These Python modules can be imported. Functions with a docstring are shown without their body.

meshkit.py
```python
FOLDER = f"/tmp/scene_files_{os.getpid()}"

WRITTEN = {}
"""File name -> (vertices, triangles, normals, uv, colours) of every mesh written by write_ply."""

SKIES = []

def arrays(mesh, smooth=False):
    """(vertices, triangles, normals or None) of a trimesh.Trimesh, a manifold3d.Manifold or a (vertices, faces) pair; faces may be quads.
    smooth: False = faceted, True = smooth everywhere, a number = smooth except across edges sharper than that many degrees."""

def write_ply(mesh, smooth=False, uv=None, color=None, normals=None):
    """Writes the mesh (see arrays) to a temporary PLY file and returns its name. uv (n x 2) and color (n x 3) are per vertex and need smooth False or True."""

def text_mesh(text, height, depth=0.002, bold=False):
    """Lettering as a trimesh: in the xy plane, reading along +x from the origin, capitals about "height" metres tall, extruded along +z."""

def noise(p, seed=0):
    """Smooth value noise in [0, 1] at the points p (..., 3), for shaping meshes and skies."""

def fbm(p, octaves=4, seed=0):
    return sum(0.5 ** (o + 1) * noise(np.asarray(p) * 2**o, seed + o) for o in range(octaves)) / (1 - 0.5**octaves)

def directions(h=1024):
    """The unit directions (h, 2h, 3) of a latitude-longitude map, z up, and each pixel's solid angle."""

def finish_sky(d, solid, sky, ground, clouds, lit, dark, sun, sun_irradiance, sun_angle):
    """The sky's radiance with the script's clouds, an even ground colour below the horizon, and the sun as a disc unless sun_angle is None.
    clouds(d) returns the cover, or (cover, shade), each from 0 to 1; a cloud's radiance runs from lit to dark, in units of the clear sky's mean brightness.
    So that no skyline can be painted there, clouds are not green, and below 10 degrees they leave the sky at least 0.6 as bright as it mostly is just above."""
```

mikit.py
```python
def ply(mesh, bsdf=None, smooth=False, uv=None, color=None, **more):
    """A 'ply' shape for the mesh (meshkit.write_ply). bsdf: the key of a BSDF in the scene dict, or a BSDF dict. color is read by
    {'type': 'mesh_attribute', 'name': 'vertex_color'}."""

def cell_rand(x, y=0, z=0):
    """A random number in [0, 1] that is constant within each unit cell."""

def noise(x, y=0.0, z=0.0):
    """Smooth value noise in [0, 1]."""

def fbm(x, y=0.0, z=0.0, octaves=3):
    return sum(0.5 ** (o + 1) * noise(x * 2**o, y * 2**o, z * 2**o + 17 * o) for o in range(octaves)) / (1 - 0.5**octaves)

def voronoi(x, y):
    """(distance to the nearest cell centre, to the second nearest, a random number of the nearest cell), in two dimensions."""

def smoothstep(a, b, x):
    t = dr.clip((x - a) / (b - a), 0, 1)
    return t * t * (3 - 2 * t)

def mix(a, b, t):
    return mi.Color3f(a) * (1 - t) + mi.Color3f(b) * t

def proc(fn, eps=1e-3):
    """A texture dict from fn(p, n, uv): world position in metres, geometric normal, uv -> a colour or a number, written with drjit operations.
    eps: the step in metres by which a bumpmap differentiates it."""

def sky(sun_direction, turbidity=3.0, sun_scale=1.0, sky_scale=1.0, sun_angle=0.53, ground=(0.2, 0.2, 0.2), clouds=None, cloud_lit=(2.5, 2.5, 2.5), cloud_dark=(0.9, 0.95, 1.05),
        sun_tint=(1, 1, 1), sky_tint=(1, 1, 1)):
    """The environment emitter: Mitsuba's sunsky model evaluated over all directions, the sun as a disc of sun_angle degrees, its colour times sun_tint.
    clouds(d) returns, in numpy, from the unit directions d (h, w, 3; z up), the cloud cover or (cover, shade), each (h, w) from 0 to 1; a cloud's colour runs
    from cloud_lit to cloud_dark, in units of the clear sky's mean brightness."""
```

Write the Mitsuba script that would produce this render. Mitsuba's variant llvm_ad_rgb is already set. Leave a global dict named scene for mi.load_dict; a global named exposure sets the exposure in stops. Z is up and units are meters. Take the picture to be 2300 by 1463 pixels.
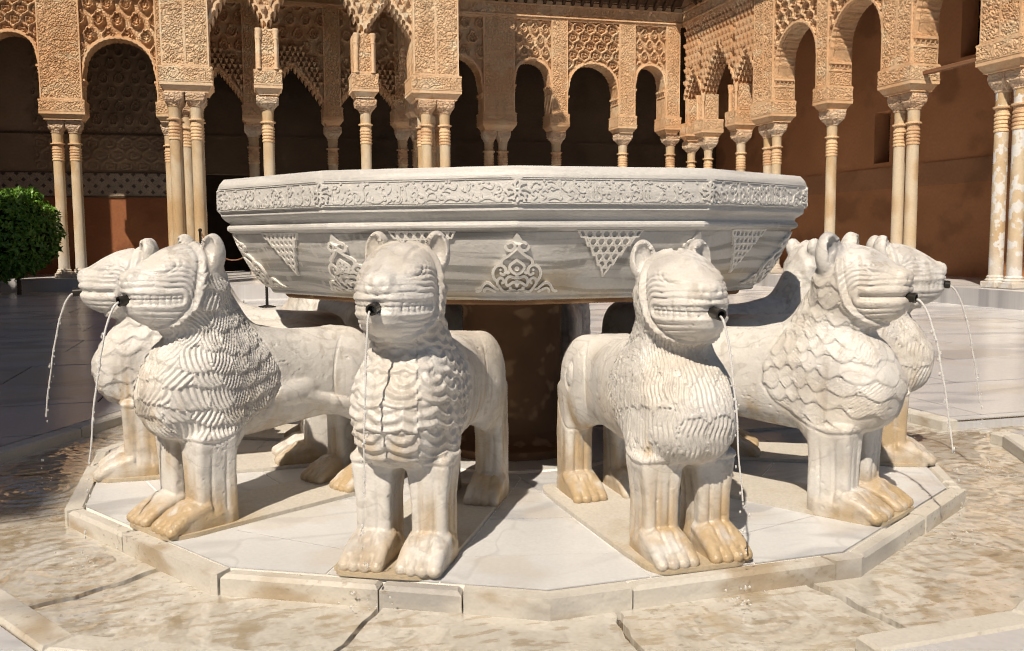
import math, random
import numpy as np, trimesh, mitsuba as mi, drjit as dr
import mikit, meshkit
from mikit import proc, ply, noise, fbm, voronoi, smoothstep, mix, cell_rand
import shapely
from shapely.geometry import Polygon, LineString, Point, box as sbox
from shapely.ops import unary_union
from shapely import affinity

T = mi.ScalarTransform4f
scene, labels = {}, {}
PI = math.pi

# ------------------------------------------------------------------ camera, sun and sky, exposure
# World: metres, the centre of the fountain is the origin, z = 0 the bed of the water channel, +y runs along the court to the end gallery, +x to the right-hand gallery.
GAM, PITCH, ROLL, CAM_H, CAM_D = math.radians(15.4), 0.0942, 0.0071, 0.909, 3.851
fw = np.array([math.sin(GAM), math.cos(GAM), 0.0]); rt = np.array([math.cos(GAM), -math.sin(GAM), 0.0])
cam = -CAM_D * fw + np.array([0, 0, CAM_H])
look = fw * math.cos(PITCH) - np.array([0, 0, math.sin(PITCH)])
up = np.array([0, 0, 1.0]) * math.cos(PITCH) + fw * math.sin(PITCH) + ROLL * rt
scene['camera'] = {'type': 'perspective', 'fov': 57.2, 'fov_axis': 'x', 'near_clip': 0.05, 'far_clip': 400.0,
                   'to_world': T().look_at(origin=cam.tolist(), target=(cam + look).tolist(), up=up.tolist())}
SUN = (-0.52, -0.76, 1.0)
scene['sky'] = mikit.sky(SUN, turbidity=3.0, sky_scale=0.32, sun_tint=(0.95, 1.0, 1.09), ground=(0.25, 0.22, 0.18))
exposure = 2.0

# ------------------------------------------------------------------ helpers
def key_for(k):
    if k not in USED:
        USED.add(k); return k
    i = NEXT.get(k, 1)
    while f'{k}_{i:03d}' in USED: i += 1
    NEXT[k] = i + 1
    USED.add(f'{k}_{i:03d}'); return f'{k}_{i:03d}'
USED, NEXT = set(), {}

def put(key, mesh, mat, smooth=False, **kw):
    k = key_for(key)
    scene[k] = ply(mesh, mat, smooth=smooth, **kw)
    return k
def thing(key, label=None, cat=None, group=None, kind=None):
    k = key_for(key); d = {}
    if label: d['label'] = label
    if cat: d['category'] = cat
    if group: d['group'] = group
    if kind: d['kind'] = kind
    labels[k] = d
    return k
def tag(k, **d): labels[k] = {**labels.get(k, {}), **d}; return k

def cat(ms): return trimesh.util.concatenate(list(ms))
def bx(x0, x1, y0, y1, z0, z1):
    v = np.array([[x, y, z] for x in (x0, x1) for y in (y0, y1) for z in (z0, z1)], float)
    f = np.array([[0,1,3],[0,3,2],[4,6,7],[4,7,5],[0,4,5],[0,5,1],[2,3,7],[2,7,6],[0,2,6],[0,6,4],[1,5,7],[1,7,3]])
    m = trimesh.Trimesh(v, f, process=False)
    if (x1-x0)*(y1-y0)*(z1-z0) < 0: m.invert()
    return m
def frus(lo, hi, z0, z1):
    """frustum between two rectangles (x0,x1,y0,y1)"""
    v = [[x, y, z0] for x in lo[:2] for y in lo[2:]] + [[x, y, z1] for x in hi[:2] for y in hi[2:]]
    f = [[0,1,3],[0,3,2],[4,6,7],[4,7,5],[0,4,5],[0,5,1],[2,3,7],[2,7,6],[0,2,6],[0,6,4],[1,5,7],[1,7,3]]
    # vertex order: index = ix*2+iy (+4 top)
    f = [[0,1,3],[0,3,2],[4,6,7],[4,7,5],[0,4,5],[0,5,1],[2,3,7],[2,7,6],[0,2,6],[0,6,4],[1,5,7],[1,7,3]]
    return trimesh.Trimesh(np.array(v, float), np.array(f), process=False).convex_hull
def cbox(x0, x1, y0, y1, z0, z1, c):
    """box with chamfered edges"""
    p = []
    for x, sx in ((x0, 1), (x1, -1)):
        for y, sy in ((y0, 1), (y1, -1)):
            for z, sz in ((z0, 1), (z1, -1)):
                p += [[x + sx*c, y + sy*c, z], [x + sx*c, y, z + sz*c], [x, y + sy*c, z + sz*c]]
    return trimesh.Trimesh(np.array(p, float), process=False).convex_hull
def lathe(prof, n=20, cx=0, cy=0):
    prof = np.asarray(prof, float); a = np.arange(n) * 2*PI/n
    v = np.stack([prof[:, None, 0]*np.cos(a), prof[:, None, 0]*np.sin(a), np.repeat(prof[:, 1:2], n, 1)], -1).reshape(-1, 3)
    m = len(prof); f = []
    for i in range(m-1):
        j = np.arange(n); k = (j+1) % n
        f.append(np.stack([i*n+j, i*n+k, (i+1)*n+k], 1)); f.append(np.stack([i*n+j, (i+1)*n+k, (i+1)*n+j], 1))
    t = trimesh.Trimesh(v + [cx, cy, 0], np.vstack(f), process=False)
    return t
def tubem(P, R, n=8, cap=True):
    """tube along points P with radii R"""
    P = np.asarray(P, float); R = np.broadcast_to(R, (len(P),))
    t = np.gradient(P, axis=0); t /= np.linalg.norm(t, axis=1, keepdims=True) + 1e-12
    ref = np.array([0.31, 0.52, 0.79]) if abs(t[0] @ [0.31, 0.52, 0.79]) < .9 else np.array([1., 0, 0])
    a = np.cross(t, ref); a /= np.linalg.norm(a, axis=1, keepdims=True); b = np.cross(t, a)
    w = np.arange(n)*2*PI/n
    v = (P[:, None] + R[:, None, None]*(np.cos(w)[None, :, None]*a[:, None] + np.sin(w)[None, :, None]*b[:, None])).reshape(-1, 3)
    f = []
    for i in range(len(P)-1):
        j = np.arange(n); k = (j+1) % n
        f += [np.stack([i*n+j, i*n+k, (i+1)*n+k], 1), np.stack([i*n+j, (i+1)*n+k, (i+1)*n+j], 1)]
    f = np.vstack(f)
    if cap:
        v = np.vstack([v, P[0], P[-1]]); m = len(v); j = np.arange(n); k = (j+1) % n; e = (len(P)-1)*n
        f = np.vstack([f, np.stack([k, j, 0*j+m-2], 1), np.stack([e+j, e+k, 0*j+m-1], 1)])
    return trimesh.Trimesh(v, f, process=False)
def extr(poly, h):
    """polygon(s) in (u, v) extruded along +z by h; list of meshes joined"""
    out = []
    for g in getattr(poly, 'geoms', [poly]):
        if g.geom_type == 'Polygon' and g.area > 1e-7:
            out.append(trimesh.creation.extrude_polygon(g, h, engine='earcut'))
    return cat(out)
def solve_frame(kind, o):
    """(u, w, z) -> world; w is the depth into the wall."""
    def fr(m):
        m = m.copy(); v = m.vertices.copy()
        if kind == 'y': v = np.stack([v[:, 0], o + v[:, 1], v[:, 2]], 1)                                  # faces -y, u = x
        elif kind == 'x': v = np.stack([o + v[:, 1], v[:, 0], v[:, 2]], 1)                                # faces -x, u = y
        elif kind == '-x': v = np.stack([o - v[:, 1], v[:, 0], v[:, 2]], 1)                               # faces +x, u = y
        m = trimesh.Trimesh(v, m.faces.copy(), process=False)
        if kind == 'x': m.invert()
        return m
    return fr
def upright(poly, w0, w1):
    """polygon in (u, z) extruded through depth w0..w1, as a mesh in (u, w, z)"""
    m = extr(poly, w1 - w0); v = m.vertices
    m2 = trimesh.Trimesh(np.stack([v[:, 0], w1 - v[:, 2], v[:, 1]], 1), m.faces, process=False)
    return m2
def relief(poly, hfun, w, res=0.016):
    """a panel (u, z) at depth w whose surface stands hfun(u, z) proud of it"""
    u0, z0, u1, z1 = poly.bounds
    nu, nz = max(2, int(round((u1-u0)/res))), max(2, int(round((z1-z0)/res)))
    U, Z = np.meshgrid(np.linspace(u0, u1, nu+1), np.linspace(z0, z1, nz+1), indexing='ij')
    H = hfun(U, Z)
    v = np.stack([U, w - H, Z], -1).reshape(-1, 3)
    i, j = np.meshgrid(np.arange(nu), np.arange(nz), indexing='ij')
    q = np.stack([i*(nz+1)+j, (i+1)*(nz+1)+j, (i+1)*(nz+1)+j+1, i*(nz+1)+j+1], -1).reshape(-1, 4)
    c = v[q].mean(1)
    q = q[shapely.contains_xy(poly, c[:, 0], c[:, 2])]
    f = np.vstack([q[:, [0, 1, 2]], q[:, [0, 2, 3]]])
    m = trimesh.Trimesh(v, f, process=False); m.remove_unreferenced_vertices()
    return m

# ------------------------------------------------------------------ materials
def tex(fn, eps=1e-3): return proc(fn, eps)
def matte(col, rough=0.8, spec=0.3, bump=None, scale=1.0, eps=2e-3, **kw):
    b = {'type': 'principled', 'base_color': col if isinstance(col, dict) else {'type': 'rgb', 'value': list(col)}, 'roughness': rough, 'specular': spec, **kw}
    if bump is not None: b = {'type': 'bumpmap', 'map': tex(bump, eps), 'scale': scale, 'bsdf': b}
    return {'type': 'twosided', 'bsdf': b}
def sp(a, b, x): return smoothstep(a, b, x)

def marble_col(base, vein, stretch, amount, seed):
    def fn(p, n, uv):
        x, y, z = p.x + seed, p.y - seed, p.z
        w = fbm(x*3, y*3, z*3, 3)
        v = fbm(x*stretch[0] + 2*w, y*stretch[1] + 2*w, z*stretch[2] + w, 4)
        t = sp(.46, .62, v) * amount
        g = noise(x*140, y*140, z*140)
        return mix(base, vein, t) * (0.93 + 0.11*g)
    return fn

def lion_col(p, n, uv):
    """warm white marble: grey clouds, faint veins, ochre water stains that climb from the paws in runs, lichen specks"""
    x, y, z = p.x, p.y, p.z - 0.055
    big = fbm(x*4.5, y*4.5, z*4.5, 3)
    w = fbm(x*13, y*13, z*5, 4)
    c = mix((.79, .77, .735), (.87, .86, .84), big)
    c = mix(c, (.52, .505, .50), sp(.44, .76, w)*.62)
    c = mix(c, (.60, .50, .37), sp(.44, .76, fbm(x*6 + 21, y*6, z*6, 4))*.38)
    vein = dr.abs(fbm(x*6 + 3, y*6, z*9 + big*2, 3) - .5)
    c = mix(c, (.46, .43, .40), (1 - sp(.0, .020, vein))*.34)
    run = fbm(x*26, y*26, z*3.0, 3)
    c = mix(c, (.42, .36, .29), sp(.56, .70, fbm(x*44, y*44, z*2.5 + 3, 3))*sp(.42, .58, fbm(x*5 + 2, y*5, z*3, 2))*.40)
    st = sp(.50, .0, z*1.45 + (run - .5)*1.1) * sp(.34, .58, fbm(x*7, y*7, z*4 + 5, 3))
    c = mix(c, (.55, .39, .20), st*.85)
    foot = sp(.085, .0, z + (noise(x*22, y*22, z*22) - .5)*.08)
    c = mix(c, (.56, .41, .22), foot*.38)
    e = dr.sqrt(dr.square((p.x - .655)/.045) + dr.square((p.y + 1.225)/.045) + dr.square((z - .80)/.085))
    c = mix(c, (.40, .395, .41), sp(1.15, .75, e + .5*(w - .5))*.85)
    grime = sp(.52, .72, fbm(x*38, y*38, z*38, 3)) * sp(.38, .6, fbm(x*6 + 9, y*6, z*6, 2))
    c = mix(c, (.32, .28, .23), grime*.26)
    return c * 0.689 * (0.94 + .1*noise(x*220, y*220, z*220))
def lion_bump(p, n, uv):
    return .0014*fbm(p.x*90, p.y*90, p.z*90, 3) + .0012*noise(p.x*330, p.y*330, p.z*330)

def basin_col(p, n, uv):
    x, y, z = p.x, p.y, p.z
    s = fbm(x*2.2, y*2.2, z*46 + fbm(x*3, y*3, z*6, 2)*3, 4)
    big = fbm(x*2.5 + 4, y*2.5, z*5, 3)
    c = mix((.74, .73, .71), (.62, .615, .60), big)
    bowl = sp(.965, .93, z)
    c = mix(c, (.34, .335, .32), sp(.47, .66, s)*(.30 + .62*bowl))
    och = sp(.5, .72, fbm(x*4, y*4, z*9 + 7, 3)) * sp(.98, .76, z)
    c = mix(c, (.50, .39, .22), och*.6)
    run = sp(.60, .72, fbm(x*60, y*60, z*2.2, 2)) * sp(.30, .6, big)
    c = mix(c, (.74, .725, .69), run*.5)
    return c * 0.754 * (0.94 + .1*noise(x*170, y*170, z*170))
def fine_bump(p, n, uv): return .0016*fbm(p.x*70, p.y*70, p.z*70, 3) + .0007*noise(p.x*260, p.y*260, p.z*260)

def slab_col(p, n, uv):
    x, y, z = p.x, p.y, p.z
    w = fbm(x*2.2, y*2.2, 1.5, 3)
    v = fbm(x*2.4 + 2*w, y*7 + 3*w, 2.0, 4)
    c = mix((.80, .815, .835), (.73, .745, .77), sp(.35, .65, w))
    c = mix(c, (.47, .48, .515), sp(.50, .70, v)*.68)
    c = mix(c, (.60, .61, .63), (1 - sp(.0, .03, dr.abs(fbm(x*2 + 3*w, y*3.2, 8.0, 3) - .5)))*.5)
    st = sp(.54, .74, fbm(x*5 + 11, y*5, 3.0, 3))
    c = mix(c, (.62, .53, .40), st*.28)
    return c * 0.672 * (0.95 + .08*noise(x*150, y*150, z*150))
def court_col(p, n, uv):
    x, y = p.x, p.y
    w = fbm(x*1.1, y*1.1, 2.5, 3)
    v = fbm(x*1.2 + 2*w, y*4.5 + 3*w, 4.0, 4)
    cr = cell_rand(dr.floor(x/1.15), dr.floor(y/.8), 3)
    c = mix((.70, .70, .715), (.585, .59, .615), sp(.3, .7, w)*.7 + .3*cr)
    c = mix(c, (.36, .37, .41), sp(.52, .70, v)*.6)
    c = mix(c, (.55, .49, .40), sp(.55, .72, fbm(x*2 + 30, y*2, 1.0, 4))*.35)
    return c * 0.705 * (0.95 + .08*noise(x*90, y*90, 0.0))
def plinth_col(p, n, uv):
    x, y, z = p.x, p.y, p.z
    w = fbm(x*3.4, y*3.4, 2.0, 3)
    c = mix((.76, .73, .68), (.70, .66, .58), w)
    r = dr.sqrt(x*x + y*y)
    wet = sp(1.20, 1.52, r + .5*(fbm(x*9, y*9, 1.0, 3) - .5))
    c = mix(c, (.55, .42, .24), wet*.7)
    return c * 0.656 * (.92 + .14*noise(x*160, y*160, 0.0))
def kerb_col(p, n, uv):
    x, y, z = p.x, p.y, p.z
    w = fbm(x*3.4, y*3.4, z*5, 3)
    c = mix((.78, .755, .705), (.72, .675, .59), w)
    st = sp(.52, .74, fbm(x*5 + 3, y*5, z*10, 4))
    c = mix(c, (.42, .30, .16), st*.70)
    gr = sp(.58, .76, fbm(x*3 - 7, y*3, z*3, 3))
    c = mix(c, (.36, .35, .345), gr*.7)
    pit = sp(.60, .80, fbm(x*70, y*70, z*70, 3)) * sp(.45, .6, w)
    c = mix(c, (.30, .23, .15), pit*.45)
    return c * 0.656 * (0.94 + .1*noise(x*180, y*180, z*180))
def channel_col(p, n, uv):
    x, y = p.x, p.y
    w = fbm(x*2.4, y*2.4, 0.5, 4)
    c = mix((.76, .735, .675), (.66, .60, .49), sp(.30, .74, w)*.8)
    h = fbm(x*16 + 3*w, y*16, 1.0, 4)
    c = mix(c, (.40, .295, .15), sp(.48, .78, h)*.62*sp(.3, .55, fbm(x*1.7 + 5, y*1.7, 0.0, 2)))
    c = mix(c, (.82, .79, .73), sp(.52, .70, fbm(x*34 + 5*w, y*15 + 9, 3.0, 4))*.75)
    c = mix(c, (.47, .38, .25), sp(.55, .72, fbm(x*17, y*44 + 5*w, 6.0, 4))*.65)
    pit = sp(.64, .82, fbm(x*60, y*60, 1.0, 3)) * sp(.46, .62, fbm(x*3 + 20, y*3, 7.0, 2))
    c = mix(c, (.30, .23, .15), pit*.5)
    return c * 0.656 * (.94 + .1*noise(x*130, y*130, 2.0))
def channel_bump(p, n, uv): return .006*fbm(p.x*18, p.y*18, 0.0, 4) + .003*noise(p.x*95, p.y*95, 0.0)

def arab(u, v, s):
    """carved arabesque in plaster: winding bands between drilled holes, 0..1"""
    wx = noise(u*s*.7, v*s*.7, 3.0); wy = noise(u*s*.7 + 9, v*s*.7, 5.0)
    d1, d2, r = voronoi(u*s + .8*wx, v*s + .8*wy)
    vein = sp(.04, .20, d2 - d1)
    ring = dr.abs(d1 - .24)
    return vein*(.45 + .55*sp(.03, .12, ring))
def uvof(p, n):
    side = dr.abs(n.x) > .7
    return dr.select(side, p.y, p.x), p.z
def stucco_col(tint):
    def fn(p, n, uv):
        u, v = uvof(p, n)
        big = fbm(p.x*1.3, p.y*1.3, p.z*1.3, 3)
        c = mix((.68*tint[0], .42*tint[1], .235*tint[2]), (.74*tint[0], .51*tint[1], .315*tint[2]), sp(.3, .7, big))
        pale = sp(.54, .70, fbm(p.x*3 + 5, p.y*3, p.z*5, 3))
        c = mix(c, (.76*tint[0], .61*tint[1], .42*tint[2]), pale*.5)
        run = sp(.60, .75, fbm(p.x*9, p.y*9, p.z*1.2, 3))
        c = mix(c, (.44, .27, .14), run*.35)
        return c * .86 * (0.9 + .18*noise(p.x*45, p.y*45, p.z*45))
    return fn
def stucco_bump(p, n, uv):
    u, v = uvof(p, n)
    return .020*arab(u, v, 11.0) + .006*fbm(u*60, v*60, 0.0, 2)
def plaster_bump(p, n, uv): return .004*fbm(p.x*25, p.y*25, p.z*25, 4)
def column_col(p, n, uv):
    h = p.z
    big = fbm(p.x*2.2, p.y*2.2, p.z*1.1, 3)
    c = mix((.74, .56, .35), (.77, .66, .50), sp(.3, .65, big))
    c = mix(c, (.60, .39, .19), sp(.46, .70, fbm(p.x*4, p.y*4, p.z*2.3 + 8, 3))*.65)
    c = mix(c, (.79, .78, .76), sp(.9, .45, h)*.55)
    wc = sp(.51, .57, fbm(p.x*15, p.y*15, p.z*9, 3)) * sp(6.3, 5.7, p.y) * sp(5.0, 7.0, p.x)
    c = mix(c, (.86, .86, .85), wc)
    return c * 0.722 * (0.93 + .12*noise(p.x*60, p.y*60, p.z*60))
def ring_col(p, n, uv):
    big = fbm(p.x*5, p.y*5, p.z*4, 3)
    return mix((.50, .32, .19), (.68, .50, .31), sp(.3, .65, big)) * (0.92 + .14*noise(p.x*60, p.y*60, p.z*60))
def wall_col(a, b):
    def fn(p, n, uv):
        big = fbm(p.x*.8, p.y*.8, p.z*.8, 4)
        c = mix(a, b, sp(.3, .7, big))
        c = mix(c, (a[0]*.5, a[1]*.5, a[2]*.5), sp(.55, .75, fbm(p.x*1.5 + 4, p.y*1.5, p.z*1.5, 4))*.6)
        return c * (.92 + .14*noise(p.x*30, p.y*30, p.z*30))
    return fn
def dado_col(p, n, uv):
    """faded tile dado: a lattice of dark diamonds between thin pale bands"""
    u, v = uvof(p, n)
    s = 4.4
    a, b = (u + v)*s, (u - v)*s
    fa, fb = dr.abs(a - dr.floor(a) - .5), dr.abs(b - dr.floor(b) - .5)
    dia = sp(.16, .22, dr.maximum(fa, fb))
    fine = arab(u, v, 16.0)
    return mix((.07, .055, .05), mix((.24, .19, .15), (.36, .29, .22), fine), dia) * (.8 + .3*noise(u*9, v*9, 2.0))
def wood_col(p, n, uv):
    g = fbm(p.x*4, p.y*4, p.z*30, 3)
    return mix((.045, .026, .016), (.10, .058, .034), g)
def tie_col(p, n, uv):
    g = fbm(p.x*30, p.y*3, p.z*30, 3)
    return mix((.16, .075, .04), (.30, .16, .09), g)
def pedestal_col(p, n, uv):
    c = mix((.11, .06, .032), (.25, .14, .072), fbm(p.x*7, p.y*7, p.z*7, 4))
    return mix(c, (.42, .27, .16), sp(.58, .72, fbm(p.x*13, p.y*13, p.z*13 + 4, 3))*.6)
def leaf_col(p, n, uv):
    r = cell_rand(dr.floor(p.x*30), dr.floor(p.y*30), dr.floor(p.z*30))
    return mix((.055, .14, .018), (.15, .30, .035), r)
def roof_col(p, n, uv): return mix((.30, .17, .10), (.42, .27, .18), noise(p.x*6, p.y*6, p.z*6))

M = scene
M['mat_lion'] = matte(tex(lion_col), .42, .45, lion_bump, 1.0)
M['mat_basin'] = matte(tex(basin_col), .45, .4, fine_bump, 1.0)
M['mat_ornament'] = matte(tex(marble_col((.76, .745, .71), (.62, .60, .56), (4, 4, 12), .5, 1.0)), .45, .4)
M['mat_slab'] = matte(tex(slab_col), .34, .45, fine_bump, .6)
M['mat_court'] = matte(tex(court_col), .24, .45, lambda p, n, uv: .0009*fbm(p.x*7, p.y*7, 0.0, 3), 1.0, 5e-3)
M['mat_plinth'] = matte(tex(plinth_col), .45, .4, fine_bump, 1.0)
M['mat_kerb'] = matte(tex(kerb_col), .5, .35, fine_bump, 1.8)
M['mat_channel'] = matte(tex(channel_col), .55, .4, channel_bump, 1.0)
M['mat_grout'] = matte((.82, .80, .76), .9)
M['mat_dark_joint'] = matte((.10, .075, .05), .9)
M['mat_stucco'] = matte(tex(stucco_col((1, 1, 1))), .85, .2, stucco_bump, 1.0, 4e-3)
M['mat_plain_stucco'] = matte(tex(stucco_col((1.04, 1.04, 1.04))), .85, .2, plaster_bump, 1.0, 4e-3)
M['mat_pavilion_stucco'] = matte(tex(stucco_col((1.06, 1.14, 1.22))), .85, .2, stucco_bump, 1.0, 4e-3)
M['mat_column'] = matte(tex(column_col), .45, .4, lambda p, n, uv: .002*fbm(p.x*30, p.y*30, p.z*12, 3), 1.0)
M['mat_ring'] = matte(tex(ring_col), .6, .3)
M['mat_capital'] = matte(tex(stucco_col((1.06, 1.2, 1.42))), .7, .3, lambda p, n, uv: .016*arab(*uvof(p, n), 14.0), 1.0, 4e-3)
M['mat_course'] = matte(tex(wall_col((.42, .225, .125), (.34, .18, .10))), .9, .15)
M['mat_wall'] = matte(tex(wall_col((.50, .25, .13), (.41, .20, .098))), .9, .15, plaster_bump, 1.0)
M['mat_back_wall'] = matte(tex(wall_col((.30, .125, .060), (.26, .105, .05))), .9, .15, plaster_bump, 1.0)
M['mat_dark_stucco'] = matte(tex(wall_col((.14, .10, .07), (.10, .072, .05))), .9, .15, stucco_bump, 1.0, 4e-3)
M['mat_patterned'] = matte(tex(wall_col((.34, .245, .165), (.26, .185, .125))), .9, .15)
M['mat_dado'] = matte(tex(dado_col), .6, .3)
M['mat_wood'] = matte(tex(wood_col), .7, .2)
M['mat_tie'] = matte(tex(tie_col), .7, .2)
M['mat_pedestal'] = matte(tex(pedestal_col), .7, .3, lambda p, n, uv: .008*fbm(p.x*16, p.y*16, p.z*16, 4), 1.0)
M['mat_bronze'] = matte((.035, .032, .028), .35, .5, metallic=.6)
M['mat_dark'] = matte((.012, .010, .009), .9, .1)
M['mat_bark'] = matte((.10, .07, .045), .9)
M['mat_leaf'] = {'type': 'twosided', 'bsdf': {'type': 'principled', 'base_color': tex(leaf_col), 'roughness': .38, 'specular': .5}}
M['mat_roof'] = matte(tex(roof_col), .85, .2)
M['mat_water'] = {'type': 'thindielectric', 'int_ior': 1.33}
M['mat_jet'] = {'type': 'principled', 'base_color': {'type': 'rgb', 'value': [1.0, 1.0, 1.0]}, 'roughness': .12, 'specular': .8, 'spec_trans': .55}

PLAT_Z, FLOOR_Z, GAL_Z = 0.055, 0.048, 0.26      # platform, court floor, gallery floor
def to_ring(P, deg):
    a = math.radians(deg); c = np.array([math.sin(a), -math.cos(a)]); n = np.array([-c[1], c[0]])
    P = np.asarray(P, float)
    return np.stack([P[..., 0]*c[0] + P[..., 1]*n[0], P[..., 0]*c[1] + P[..., 1]*n[1], P[..., 2] + PLAT_Z], -1)
def ring_mesh(m, deg): return trimesh.Trimesh(to_ring(m.vertices, deg), m.faces, process=False)


# ------------------------------------------------------------------ galleries and pavilion
def column(holder, u, wc, za, zc, d, fr, lathe_n=16, ringmat='mat_ring', smat='mat_column', zb=None):
    """marble column: base, shaft, ringed top with astragal and neck"""
    zb = GAL_Z if zb is None else zb; r = d/2
    k = key_for(holder + '__column')
    put(k + '__base', fr(cat([cbox(u-r*1.45, u+r*1.45, wc-r*1.45, wc+r*1.45, zb, zb+.075, .008), lathe([(r*1.4, zb+.075), (r*1.45, zb+.095), (r*1.22, zb+.112), (r*1.28, zb+.130), (r*1.04, zb+.150)], lathe_n, u, wc)])), smat, smooth=35)
    z0, z1 = za - .29, za - .035
    put(k + '__shaft', fr(lathe([(r*1.03, zb+.145), (r*1.0, zb+.5), (r*.965, z0), (r*.965, z0 + .01)], lathe_n, u, wc)), smat, smooth=35)
    p = [(r*.965, z0)]
    for i, zz in enumerate(np.linspace(z0 + .02, z1 - .05, 5)):
        p += [(r*.97, zz - .018), (r*1.09, zz - .010), (r*1.09, zz + .008), (r*.97, zz + .014)]
    p += [(r*.97, z1), (r*1.0, za - .014), (r*1.30, za - .008), (r*1.30, za + .010), (r*.97, za + .016)]
    put(k + '__ring_band', fr(lathe(p, lathe_n, u, wc)), ringmat, smooth=35)
    put(k + '__neck', fr(lathe([(r*.96, za + .012), (r*.95, za + .06), (r*1.02, zc + .01)], lathe_n, u, wc)), smat, smooth=35)
def arabesque(s=1.0, depth=.016):
    """carved scrolls and leaves between drilled hollows, as a height field"""
    def h(U, Z):
        P = np.stack([U*15/s, Z*15/s, U*0 + 2.7], -1)
        wx, wz = meshkit.noise(P*.45, 3) - .5, meshkit.noise(P*.45, 9) - .5
        a = np.sin(2*PI*(U/(.105*s) + .9*wx))*np.sin(2*PI*(Z/(.120*s) + .9*wz))
        b = np.abs(meshkit.noise(P + np.stack([wx, wz, wx], -1)*2, 5) - .5)
        band = np.clip((np.abs(np.abs(a) - .42) - .07)/.14, 0, 1)
        return depth*np.clip(.15 + .85*band*np.clip((b - .02)/.08, 0, 1), 0, 1)
    return h
def letters(z0, z1, depth=.02):
    """a running line of tall interlaced script"""
    def h(U, Z):
        t = (Z - z0)/(z1 - z0); n1 = meshkit.noise(np.stack([U*7, Z*5, U*0], -1), 8) - .5; n2 = meshkit.noise(np.stack([U*18, Z*11, U*0], -1), 4)
        up_ = np.clip(1 - np.abs(((U + .05*n1*(1 + t))/.062) % 1 - .5)/.17, 0, 1)*(meshkit.noise(np.stack([np.floor(U/.062)*3.1, U*0, U*0], -1), 2) > .42)*(t > .18)*(t < .95)
        low = np.clip(1 - np.abs(t - .22 - .16*np.sin(U*33 + 4*n1))/.12, 0, 1)
        leaf = np.clip((n2 - .55)/.1, 0, 1)*.6
        return depth*np.maximum(np.maximum(up_, low), leaf)*(t > .05)*(t < .97)
    return h
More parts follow.
